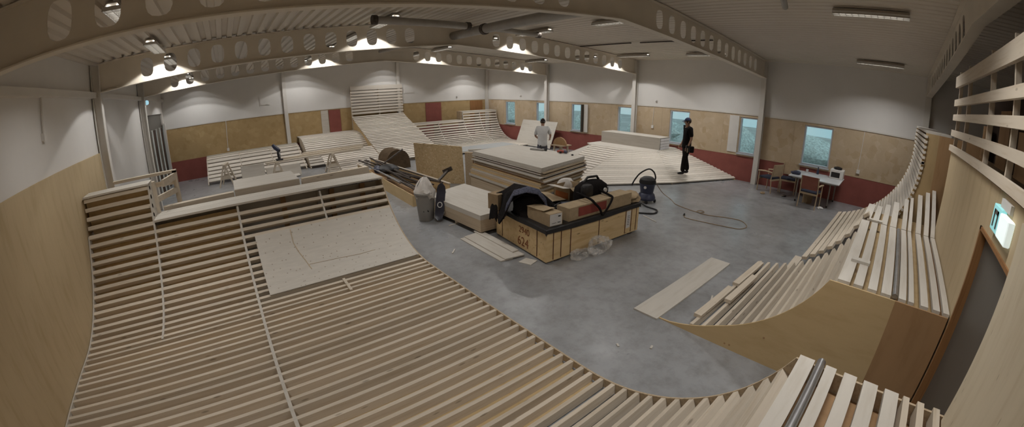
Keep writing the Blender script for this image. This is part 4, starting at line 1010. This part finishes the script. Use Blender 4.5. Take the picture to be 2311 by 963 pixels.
single(MB().beam((11.2, 4.05, .85), (8.75, 3.85, .85), .10, .045), 'bench_plank', 'pine', 'topmost thin timber on the cutting bench, overhanging its right end', 'plank', (10, 3.9, .82))
t = thing('mitre_saw', 'black and blue power saw standing on the cutting bench', 'saw', (12.05, 4.25, .77))
MB().box((11.93, 4.12, .77), (12.17, 4.38, .82)).build('saw_base', 'black', t, bevel=.01)
MB().tube([(12.05, 4.3, .82), (12.07, 4.28, 1.02), (12.02, 4.22, 1.12)], [.05, .045, .06], 10).build('saw_column', 'black', t, smooth=40)
MB().tube([(12.0, 4.26, .95), (12.04, 4.26, .95)], .11, 18).build('blade', 'galv', t)
MB().tube([(12.02, 4.22, 1.10), (12.16, 4.16, 1.24), (12.21, 4.14, 1.32)], [.075, .07, .05], 10).build('motor', 'navy', t, smooth=40)
for i, (x0, x1, y, z, h_, lab) in enumerate(((13.4, 12.55, 3.4, .30, .34, 'square plywood piece leaning upright under the cutting bench'), (12.5, 11.2, 3.3, .2, .22, 'low plywood piece leaning under the middle of the cutting bench'))):
    single(MB().grid([[(x0, y + .12, .0), (x1, y + .12, .0)], [(x0, y, z + h_), (x1, y, z + h_)]], .015), 'plywood_piece', 'birch', lab, 'sheet', (x0, y, 0))
single(MB().grid([[(13.6, 3.95, .02), (11.3, 3.75, .02)], [(13.6, 2.75, .10), (11.3, 2.6, .10)]], .018), 'plywood_sheet', 'birch', 'plywood sheet lying flat on the floor under the cutting bench', 'sheet', (12.4, 3.3, 0))
bx2 = thing('plywood_platform', 'plywood topped box behind the near ramp deck', 'box', (13.1, 10.75, 0))
MB().box((12.47, 10.05, 1.28), (13.70, 11.15, 1.30)).build('top_sheet', 'birch', bx2)
MB().box((12.47, 11.13, 1.17), (13.70, 11.17, 1.30)).build('front_rail', 'pine', bx2)
MB().box((12.5, 10.08, 1.17), (12.54, 11.13, 1.28)).build('side_rail', 'piney', bx2); MB().box((13.64, 10.08, 1.17), (13.68, 11.13, 1.28)).build('side_rail', 'piney', bx2)
for x in (12.55, 13.6):
    for y in (10.15, 11.0): MB().box((x - .04, y - .04, 0), (x + .04, y + .04, 1.2)).build('leg', 'pinez', bx2)
bm2 = thing('deck_ledger', 'long thick beam behind the near ramp deck, right of the plywood box', 'beam', (11.7, 11.0, 0))
MB().beam((12.42, 11.12, 1.21), (11.0, 10.98, 1.21), .10, .17).build('rail', 'pine', bm2)
for x in (11.15, 12.3): MB().box((x - .04, 10.98, 0), (x + .04, 11.08, 1.13)).build('leg', 'pinez', bm2)
bm3 = thing('deck_ledger', 'long beam behind the near ramp deck, left of the plywood box', 'beam', (14.3, 11.1, 0))
MB().beam((15.0, 11.25, 1.22), (13.72, 11.15, 1.22), .14, .12).build('rail', 'pine', bm3)
for x in (14.0, 14.9): MB().box((x - .04, 11.15, 0), (x + .04, 11.25, 1.16)).build('leg', 'pinez', bm3)

# ---- vacuum cleaner
vc = thing('vacuum_cleaner', 'dark blue workshop vacuum cleaner with arched black hose', 'vacuum cleaner', (4.95, 13.85, 0))
MB().lathe([(.22, .07), (.235, .12), (.20, .22), (.165, .25), (.185, .38), (.20, .47), (.21, .50)], (4.95, 13.85, 0), 20).build('tank', 'navy', vc, smooth=35)
MB().lathe([(.215, .50), (.22, .53), (.20, .60), (.12, .66), (.05, .67)], (4.95, 13.85, 0), 20).build('motor_head', 'black', vc, smooth=35)
for a in range(4):
    x, y = 4.95 + .22 * math.cos(a * PI / 2 + .6), 13.85 + .22 * math.sin(a * PI / 2 + .6)
    MB().lathe([(.02, 0), (.035, .02), (.03, .08)], (x, y, 0), 10).build('castor', 'black', vc, smooth=40)
v2 = Vector((13.64 - 4.95, 19.1 - 13.85, 0)).normalized(); s2 = Vector((-v2.y, v2.x, 0))
pp = Vector((4.95, 13.85, 0)) + v2 * .20 + s2 * -.05
MB().tube([pp + Vector((0, 0, .42)), pp + v2 * .02 + Vector((0, 0, .42))], .035, 12).build('round_badge', 'paper', vc)
pc = Vector((4.95, 13.85, 0))
sgn = 1 if s2.dot(Vector((-.777, .63, 0))) > 0 else -1; rt = s2 * sgn
MB().tube(spline([pc - rt * .40 + Vector((0, 0, .40)), pc - rt * .33 + Vector((0, 0, .56)), pc - rt * .2 + Vector((0, 0, .74)), pc + Vector((0, 0, .86)), pc + rt * .13 + Vector((0, 0, .80)), pc + rt * .19 + Vector((0, 0, .66)), pc + rt * .17 + Vector((0, 0, .55))]), .019, 8).build('hose', 'black', vc, smooth=60)
MB().tube(spline([pc - rt * .25 + v2 * .25 + Vector((0, 0, .10)), pc + v2 * .5 + Vector((0, 0, .03)), pc + rt * .28 + v2 * .75 + Vector((0, 0, .02)), pc + rt * .18 + v2 * 1.05 + Vector((0, 0, .02)), pc - rt * .25 + v2 * 1.1 + Vector((0, 0, .02))]), .019, 8).build('hose', 'black', vc, smooth=60)
cb = thing('power_cable', 'thin tan power cable trailing over the floor from the vacuum cleaner', 'cable', (4.6, 15, 0))
MB().tube(spline([(4.55, 13.9, .40), (4.2, 13.9, .12), (4.25, 14.2, .008), (4.55, 14.5, .008), (4.72, 14.95, .008), (4.75, 15.25, .008), (4.62, 15.33, .012), (4.58, 15.22, .016), (4.75, 15.2, .016), (4.78, 15.5, .008), (4.60, 15.9, .008), (4.55, 16.25, .008), (4.85, 16.5, .008), (5.15, 16.45, .008), (5.25, 16.2, .008), (5.35, 15.7, .008), (5.40, 15.25, .008), (5.28, 15.12, .012)]), .009, 6).build('cord', 'cable', cb, smooth=60)
MB().tube([(5.28, 15.12, .015), (5.18, 15.08, .02)], .022, 8).build('plug', 'black', cb)

# ---- table, chairs, appliance
tb = thing('folding_table', 'white topped table on grey steel legs below the last window', 'table', (.6, 17.2, 0))
MB().box((.12, 16.47, .705), (1.38, 17.94, .735)).build('tabletop', 'tabletop', tb, bevel=.004)
MB().box((.2, 16.55, .66), (1.3, 16.58, .705)).box((.2, 17.83, .66), (1.3, 17.86, .705)).box((1.27, 16.55, .66), (1.30, 17.86, .705)).build('apron', 'chrome', tb)
for x, y in ((1.24, 16.75), (1.2, 17.68), (.22, 16.7), (.22, 17.72)):
    lg = MB().tube([(x, y, .70), (x, y, .05)], .02, 10).build('leg', 'chrome', tb, smooth=40)
    MB().tube([(x, y, .05), (x, y, 0)], .024, 10).build('rubber_foot', 'black', lg)
def chair(c, rz, label, mat_b):
    t = thing('visitor_chair', label, 'chair', (c[0], c[1], 0), 'chairs around the table'); t.rotation_euler.z = rz; ROOT[t.name] = (0, 0, 0)
    MB().box((-.24, -.22, .42), (.24, .24, .47)).build('seat', 'seat', t, world=False, bevel=.015)
    P = [[(x, .24 + .03 * math.cos(x * 4) + z * .10, .52 + z) for z in (0, .1, .2, .3, .36)] for x in (-.22, -.15, 0, .15, .22)]
    MB().grid(P, .025).build('backrest', mat_b, t, world=False, smooth=50)
    for s in (-1, 1):
        MB().tube([(s * .25, -.22, 0), (s * .25, -.21, .62)], .016, 8).build('leg', 'chairwood', t, world=False)
        MB().tube([(s * .25, .30, 0), (s * .25, .25, .45), (s * .24, .31, .88)], .016, 8).build('leg', 'chairwood', t, world=False)
        MB().tube([(s * .26, -.24, .62), (s * .27, 0, .65), (s * .26, .27, .64)], .024, 8).build('armrest', 'chairwood', t, world=False, smooth=40)
    MB().box((-.25, -.215, .37), (.25, -.19, .42)).build('seat_rail', 'chairwood', t, world=False); MB().box((-.25, .22, .37), (.25, .245, .42)).build('seat_rail', 'chairwood', t, world=False)
    return t
chair((.72, 15.74), math.radians(-20), 'beech armchair left of the table near the steel column', 'chairwood')
chair((1.55, 17.22), math.radians(-95), 'red backed armchair pushed under the long side of the table', 'chairback')
chair((.32, 16.27), math.radians(95), 'beech armchair seen edge on between the first chair and the table', 'chairwood')
mw = thing('countertop_appliance', 'white boxy appliance with dark front on the table end', 'appliance', (.3, 17.7, .735))
MB().box((.14, 17.52, .737), (.50, 17.92, 1.0)).build('housing', 'white_p', mw, bevel=.01)
MB().box((.498, 17.56, .78), (.504, 17.82, .93)).build('dark_front', 'black', mw)
single(MB().lathe([(.10, 0), (.13, .02), (.12, .06), (.04, .08)], (.3, 17.72, 1.0), 14), 'dark_bowl', 'black', 'dark rounded item on top of the white appliance', 'bowl', (.3, 17.72, 1.0), smooth=50)
bt = thing('dark_bottle', 'dark blue bottle standing on the back of the table', 'bottle', (.25, 17.12, .735))
MB().lathe([(.035, 0), (.04, .01), (.04, .10), (.015, .15), (.015, .19)], (.25, 17.12, .735), 12).build('bottle_body', 'navy', bt, smooth=40)
MB().lathe([(.018, 0), (.018, .025)], (.25, 17.12, .925), 10).build('bottle_cap', 'black', bt)
crumple('folded_beanie', (1.05, 16.62, .735), .10, .14, .06, 'navy', 'dark blue crumpled hat on the near corner of the table', 'hat', 31)
single(MB().lathe([(.035, 0), (.04, .09)], (.3, 16.8, .735), 12), 'white_cup', 'paper', 'small white cup at the wall side of the table', 'cup', (.3, 16.8, .735), smooth=40)
wb = thing('waste_basket', 'brown box bin on the floor under the table', 'bin', (1.0, 17.05, 0))
MB().lathe([(.12, 0), (.15, .30)], (1.15, 17.1, 0), 4, 1, 1).build('bin_body', 'card_d', wb)
MB().tube([(1.02, 17.0, .30), (1.28, 17.2, .30)], .02, 6).build('bin_rim', 'black', wb)
for i, (x, y, lab) in enumerate(((1.5, 17.55, 'small pale scrap on the floor in front of the table'), (1.25, 15.75, 'small brown rag on the floor in front of the first chair'), (1.0, 16.35, 'dark rag on the floor between chair and table'))):
    crumple('floor_scrap', (x, y, 0), .10, .07, .03, ['paper', 'card_d', 'rust'][i], lab, 'scrap', 40 + i)

# ------------------------------------------------------------------ wall fittings
for i, (x, lab) in enumerate(((13.7, 'white cable and socket on the gable wall above the low bank'),)):
    t = thing('wall_socket', lab, 'socket', (x, .01, 1.0))
    MB().tube([(x - .02, .012, 2.3), (x + .05, .012, 1.05)], .012, 6).build('cable', 'white_p', t)
    MB().box((x + .0, .0, .94), (x + .10, .04, 1.06)).build('socket_plate', 'white_p', t)
for y, z, lab in ((17.95 + .35, 1.02, 'white socket with cable on the board band right of the last window'), (10.9, 1.45, 'thin white cable conduit on the board band beside the fifth window')):
    t = thing('wall_socket', lab, 'socket', (.01, y, z))
    MB().tube([(.012, y - .02, z + .05), (.012, y + .02, 2.2)], .009, 6).build('cable', 'white_p', t)
    MB().box((0, y - .05, z - .06), (.04, y + .05, z + .05)).build('socket_plate', 'white_p', t)
for y, z, lab in ((3.0, 2.42, 'small white sensor above the board band beyond the farthest frame'), (11.0, 2.42, 'small white sensor above the board band beside the second frame')):
    single(MB().lathe([(.045, 0), (.05, .02), (.03, .05)], (0, 0, 0), 12), 'wall_sensor', 'white_p', lab, 'sensor', (0, 0, 0), smooth=40).location = (.03, y, z)
single(MB().lathe([(.045, 0), (.05, .02), (.03, .05)], (0, 0, 0), 12), 'wall_sensor', 'white_p', 'small white sensor on the gable wall right of the tall ramp', 'sensor', (0, 0, 0), smooth=40).location = (2.06, .03, 2.42)
t = thing('conduit', 'short pale conduit hanging from the rail on the left wall', 'conduit', (W - .05, 12.85, 2.9))
MB().tube([(W - .03, 12.85, 3.36), (W - .03, 12.9, 2.88)], .018, 8).build('conduit_tube', 'column', t); MB().box((W - .06, 12.85, 2.8), (W, 12.95, 2.9)).build('conduit_box', 'white_p', t)

# ------------------------------------------------------------------ people
def skin_mesh(verts, edges, radii, name, mat, parent, sub=2, root=0, post=None):
    me = bpy.data.meshes.new(name); me.from_pydata([tuple(v_) for v_ in verts], edges, [])
    o = bpy.data.objects.new(name, me); C.objects.link(o)
    md = o.modifiers.new('s', 'SKIN'); md.use_smooth_shade = True
    for i, d2 in enumerate(me.skin_vertices[0].data):
        r = radii[i]; d2.radius = r if isinstance(r, tuple) else (r, r); d2.use_root = (i == root)
    sb_ = o.modifiers.new('u', 'SUBSURF'); sb_.levels = sub; sb_.render_levels = sub
    dg = bpy.context.evaluated_depsgraph_get(); m2 = bpy.data.meshes.new_from_object(o.evaluated_get(dg))
    bpy.data.objects.remove(o); bpy.data.meshes.remove(me)
    m2.materials.clear(); m2.materials.append(M[mat])
    m2.polygons.foreach_set('use_smooth', [True] * len(m2.polygons))
    if post: post(m2)
    o = bpy.data.objects.new(name, m2); C.objects.link(o); o.parent = parent
    return o
def hand_chain(V, E, Rr, wrist, pts_dir, side, palm_n, curl=.5):
    """palm and five fingers from vertex index wrist; pts_dir = direction of the hand"""
    d_ = Vector(pts_dir).normalized(); s = Vector(side).normalized(); n = Vector(palm_n).normalized(); w = Vector(V[wrist])
    V.append(w + d_ * .045); E.append((wrist, len(V) - 1)); Rr.append((.034, .016)); palm = len(V) - 1
    V.append(w + d_ * .085); E.append((palm, len(V) - 1)); Rr.append((.038, .014)); kn = len(V) - 1
    for k, (off, L) in enumerate(((-.028, .068), (-.010, .078), (.010, .073), (.027, .058))):
        b_ = w + d_ * .095 + s * off
        p1 = b_ + (d_ * math.cos(curl * .5) + n * math.sin(curl * .5)) * L * .5
        p2 = p1 + (d_ * math.cos(curl * 1.4) + n * math.sin(curl * 1.4)) * L * .5
        i0 = len(V); V.extend([b_, p1, p2]); Rr.extend([.0095, .0088, .007]); E.extend([(kn, i0), (i0, i0 + 1), (i0 + 1, i0 + 2)])
    b_ = w + d_ * .035 - s * .036; p1 = b_ + d_ * .035 - s * .018 + n * .012; p2 = p1 + d_ * .03 + n * .012
    i0 = len(V); V.extend([b_, p1, p2]); Rr.extend([.012, .010, .008]); E.extend([(palm, i0), (i0, i0 + 1), (i0 + 1, i0 + 2)])
def person(loc, rz, label, pose, mats):
    """local axes: +x the person's right... facing +y, z up"""
    t = thing('person', label, 'person', loc); t.rotation_euler.z = rz; ROOT[t.name] = (0, 0, 0)
    J = pose
    V = [J['pelvis'], J['spine'], J['chest'], J['neck'], J['head0'], J['head1'], J['head2']]
    E = [(0, 1), (1, 2), (2, 3), (3, 4), (4, 5), (5, 6)]
    Rr = [(.115, .085), (.105, .075), (.125, .085), (.054, .054), (.064, .076), (.080, .100), (.064, .080)]
    def limb(root, pts, rad):
        i0 = len(V); V.extend(pts); Rr.extend(rad); E.append((root, i0))
        for k in range(len(pts) - 1): E.append((i0 + k, i0 + k + 1))
        return len(V) - 1
    V = [Vector(v_) for v_ in V]
    for s in ('l', 'r'):
        a = J['arm_' + s]; wi = limb(2, [Vector(p) for p in a], [.062, .042, .028])
        dd = Vector(a[2]) - Vector(a[1]); sx = 1 if s == 'r' else -1
        hd = J.get('hand_' + s, dd); hand_chain(V, E, Rr, wi, hd, J.get('hside_' + s, (0, -1, 0)), J.get('hn_' + s, (-sx, 0, 0)), .7)
        g_ = [Vector(p) for p in J['leg_' + s]]; ft = limb(0, g_[:3], [.075, .055, .04])
    body = skin_mesh(V, E, Rr, 'body', 'skin', t)
    hc = Vector(J['head1']); fwd = Vector(J['face']).normalized(); up = (Vector(J['head2']) - Vector(J['head0'])).normalized(); sdv = fwd.cross(up)
    # face features and ears
    ch = Vector(J['head0'])
    mb = MB(); base = hc + fwd * .088
    mb.tube([base + up * .02, base + fwd * .028 - up * .02, base + fwd * .004 - up * .03], [.009, .015, .010], 8)
    mb.build('nose', 'skin', t, world=False, smooth=60)
    for s in (-1, 1):
        MB().lathe([(.002, -.03), (.014, -.018), (.017, .01), (.004, .03)], hc + sdv * s * .080 - fwd * .005 - up * .012, 8, .5, 1.1).build('ear', 'skin', t, world=False, smooth=60)
        MB().tube([hc + fwd * .088 + sdv * s * .030 + up * .012, hc + fwd * .094 + sdv * s * .030 + up * .012], [.010, .006], 8).build('eye', 'ink', t, world=False, smooth=60)
    MB().tube([hc + fwd * .086 - up * .052 - sdv * .022, hc + fwd * .093 - up * .053, hc + fwd * .086 - up * .052 + sdv * .022], .005, 6).build('mouth', 'chairback', t, world=False)
    # hair and cap
    def headcap(r, lo, hi, fr_off, name, mat, thick=.012):
        P = []
        for i in range(7):
            ph = lo + (hi - lo) * i / 6; row = []
            for j in range(19):
                a = 2 * PI * j / 18
                row.append(hc + up * (.018 + r * 1.12 * math.sin(ph)) + (sdv * math.cos(a) * .086 + fwd * math.sin(a) * .104) * math.cos(ph) * (r / .1) + fwd * fr_off)
            P.append(row)
        return MB().grid(P, -thick).build(name, mat, t, world=False, smooth=70)
    headcap(.098, -.75 if J.get('longhair') else -.6, 1.5, -.022, 'hair', 'hair')
    cap = headcap(.107, J.get('caplo', .12), 1.52, .0, 'cap', 'navy_cloth')
    if J.get('brim', 1):
        bf = fwd * J.get('brim', 1)
        P = [[hc + up * (.035 - .012 * k) + bf * (.095 + .035 * k) + sdv * s * (.07 - .012 * k) for s in (-1, -.5, 0, .5, 1)] for k in range(3)]
        MB().grid(P, .006).build('cap_brim', 'navy_cloth', cap, world=False, smooth=50)
    # shirt: torso and sleeves
    pv = Vector(J['pelvis'])
    SV = [pv + Vector((0, 0, -.17)), pv + Vector((0, 0, -.06)), Vector(J['spine']), Vector(J['chest']) + Vector((0, 0, -.02)), Vector(J['chest']) + Vector((0, 0, .08)), Vector(J['neck']) + Vector((0, 0, .0))]
    SE = [(0, 1), (1, 2), (2, 3), (3, 4), (4, 5)]; SR = [(.200, .165), (.190, .155), (.172, .140), (.185, .14), (.145, .115), (.070, .072)]
    for s in ('l', 'r'):
        a = [Vector(p) for p in J['arm_' + s]]; i0 = len(SV); SV.extend([a[0], a[0].lerp(a[1], .5), a[0].lerp(a[1], .88)]); SR.extend([.088, .078, .074]); SE.extend([(3, i0), (i0, i0 + 1), (i0 + 1, i0 + 2)])
    skin_mesh(SV, SE, SR, 'shirt', mats[0], t, root=3)
    TV = [pv + Vector((0, 0, .16)), pv + Vector((0, 0, .05)), pv + Vector((0, 0, -.07))]; TE = [(0, 1), (1, 2)]; TR_ = [(.105, .08), (.115, .09), (.138, .115)]
    for s in ('l', 'r'):
        g_ = [Vector(p) for p in J['leg_' + s]]; i0 = len(TV); TV.extend([g_[0] + Vector((0, 0, -.06)), g_[1], g_[2] + Vector((0, 0, .10)), g_[2] + Vector((0, 0, -.035))]); TR_.extend([.112, .088, .078, .08]); TE.extend([(2, i0), (i0, i0 + 1), (i0 + 1, i0 + 2), (i0 + 2, i0 + 3)])
    skin_mesh(TV, TE, TR_, 'trousers', mats[1], t, root=1)
    for s in ('l', 'r'):
        an, toe = Vector(J['leg_' + s][2]), Vector(J['leg_' + s][3]); d2 = (toe - an); d2.z = 0; d2 = d2.normalized()
        hz = an.z - .065
        skin_mesh([Vector((an.x, an.y, an.z)), Vector((an.x, an.y, hz)) - d2 * .03, Vector((an.x, an.y, hz - .006)) + d2 * .09, Vector((an.x, an.y, hz - .012)) + d2 * .17], [(0, 1), (1, 2), (2, 3)], [.055, .058, (.056, .042), (.050, .034)], 'shoe', 'black', t, 2)
    return t
# man in black by the windows: weight on both legs, arms down, looking to his front
P1 = dict(pelvis=(0, 0, .93), spine=(0, .0, 1.10), chest=(0, -.01, 1.32), neck=(0, .0, 1.475), head0=(0, .025, 1.55), head1=(0, .03, 1.625), head2=(0, .02, 1.69), face=(.0, 1, -.05),
          arm_l=[(-.19, -.01, 1.425), (-.25, -.05, 1.12), (-.24, .04, .88)], arm_r=[(.19, -.01, 1.425), (.26, -.02, 1.12), (.22, .10, .90)],
          leg_l=[(-.095, 0, .86), (-.10, .07, .48), (-.11, .10, .085), (-.12, .24, .03)], leg_r=[(.095, 0, .86), (.10, -.03, .48), (.10, -.12, .085), (.11, .02, .03)], brim=1, caplo=.2)
def bank_z(x, y): return .1 - .215 * (x - 2.58) - .32 * (y - 13.42)
bx0, by0 = 1.93, 13.35
p1 = person((bx0, by0, bank_z(bx0, by0) + .02), math.radians(90 + 180 - 39 - 4 + 0) , 'man in black clothes and cap standing on the slatted bank by the windows', P1, ('black_cloth', 'trouser'))
for (x, y, z, mt, nm) in ((-.22, .03, .83, 'black', 'tool_pouch'), (-.20, -.10, .80, 'trouser', 'tool_pouch')):
    MB().box((x - .05, y - .07, z - .11), (x + .05, y + .07, z + .09)).build(nm, mt, p1, world=False, bevel=.02)
MB().tube([(-.27, .06, .84), (-.27, .06, .70)], .014, 8).build('hammer_handle', 'chairwood', p1, world=False)
# man in white seen from behind at the tall stack
P2 = dict(pelvis=(0, 0, .94), spine=(.01, .02, 1.12), chest=(.02, .05, 1.33), neck=(.02, .08, 1.485), head0=(.02, .11, 1.56), head1=(.025, .12, 1.63), head2=(.025, .11, 1.695), face=(.25, 1, -.35),
          arm_l=[(-.17, .06, 1.43), (-.24, .14, 1.14), (-.12, .36, 1.02)], arm_r=[(.20, .06, 1.43), (.30, .12, 1.16), (.30, .34, 1.02)],
          leg_l=[(-.095, 0, .86), (-.11, .02, .48), (-.12, -.02, .085), (-.13, .12, .03)], leg_r=[(.095, 0, .86), (.11, .03, .48), (.12, .0, .085), (.13, .14, .03)], brim=-1, caplo=.1, longhair=True)
px, py = 4.05, 8.95
p2 = person((px, py, 0), math.radians(90 + 39 + 12), 'man in a white tee and dark cap working behind the tall stack, back turned', P2, ('tee', 'jean'))
MB().tube([p2_ for p2_ in [Vector((.025, .12, 1.63)) + Vector((.103 * math.cos(a), .122 * math.sin(a), .015 - .02 * math.sin(a))) for a in [2 * PI * k / 20 for k in range(21)]]], .008, 6).build('headband', 'bin', p2, world=False)
# round stool beside him holding a timber piece he works on
ws = thing('work_stand', 'brown curved timber piece on a stand beside the man in white', 'stand', (3.75, 9.55, 0))
for x, y in ((3.6, 9.4), (3.9, 9.4), (3.6, 9.75), (3.9, 9.75)): MB().box((x - .025, y - .025, 0), (x + .025, y + .025, .86)).build('leg', 'pinez', ws)
MB().box((3.5, 9.3, .86), (4.0, 9.85, .89)).build('stand_top', 'ply_edge', ws)
mb = MB(); P = []
arc = [(3.75, 9.25 + .62 * (1 - math.cos(a)) / 2 * 1.0, .89 + .26 * math.sin(a)) for a in [PI * k / 10 for k in range(11)]]
mb.prism(arc, (.06, 0, 0)).build('curved_piece', 'ply_red', ws)

# ------------------------------------------------------------------ outside, sky, camera
struct(MB().box((-30, -20, -.6), (-.3, 45, -.3)), 'ground_outside', 'stone', 'pale ground outside the windows')
rr = random.Random(2)
for k in range(9):
    y = -8 + k * 4.6
    crumple('garden_bush', (-7.5 - rr.uniform(0, 1.5), y, -.3), 1.3, 1.7, rr.uniform(.7, 1.25), 'hedge', 'pale bush outside the window wall, number of bushes along the yard' if False else 'blurred pale bush outside the windows, %s' % ['past the far corner', 'at the far corner', 'behind the first window', 'behind the second window', 'behind the third window', 'behind the fourth window', 'behind the fifth window', 'behind the sixth window', 'behind the last window'][k], 'bush', 60 + k, amp=.5)['group'] = 'bushes outside the windows'
w = bpy.data.worlds.new('sky_world'); sc.world = w; w.use_nodes = True
nt = w.node_tree; bg = nt.nodes['Background']
tc = nd(nt, 'ShaderNodeTexCoord'); sp = nd(nt, 'ShaderNodeSeparateXYZ'); nt.links.new(tc.outputs['Generated'], sp.inputs[0])
nz = nd(nt, 'ShaderNodeTexNoise'); nz.inputs['Scale'].default_value = 6; nt.links.new(tc.outputs['Generated'], nz.inputs['Vector'])
c1 = ramp(nt, nz.outputs['Fac'], [(.35, (.42, .66, .73)), (.65, (.62, .76, .78))])
nt.links.new(c1, bg.inputs[0]); bg.inputs[1].default_value = 2.0

cam = bpy.data.cameras.new('camera'); co = bpy.data.objects.new('camera', cam); C.objects.link(co); sc.camera = co
RGT, UPV, FWD = Vector((-0.7766644844930909, 0.6298546329341606, -0.008684463049323137)), Vector((-0.19987146319559865, -0.2333374068400777, 0.9516328350625562)), Vector((-0.5973639399286935, -0.7408352016072952, -0.30711484388148097))
mt = Matrix((RGT, UPV, -FWD)).transposed().to_4x4(); mt.translation = Vector((13.6414, 19.1038, 2.7934)); co.matrix_world = mt
cam.type = 'PANO'; cam.panorama_type = 'FISHEYE_LENS_POLYNOMIAL'
cam.sensor_width = 36; cam.sensor_fit = 'HORIZONTAL'; cam.fisheye_fov = math.radians(200)
K = (7.20317443e-02, 6.15426159e-05, -5.90450611e-05, 2.11554638e-06)
cam.fisheye_polynomial_k0 = 0
cam.fisheye_polynomial_k1, cam.fisheye_polynomial_k2, cam.fisheye_polynomial_k3, cam.fisheye_polynomial_k4 = [-k for k in K]
cam.clip_start = .05; cam.clip_end = 200
vs = sc.view_settings; vs.view_transform = 'Standard'; vs.look = 'None'; vs.exposure = -1.22; vs.gamma = 1; vs.use_curve_mapping = False
sc.cycles.use_denoising = True; sc.cycles.max_bounces = 10; sc.cycles.diffuse_bounces = 8
sc.cycles.sample_clamp_indirect = 6
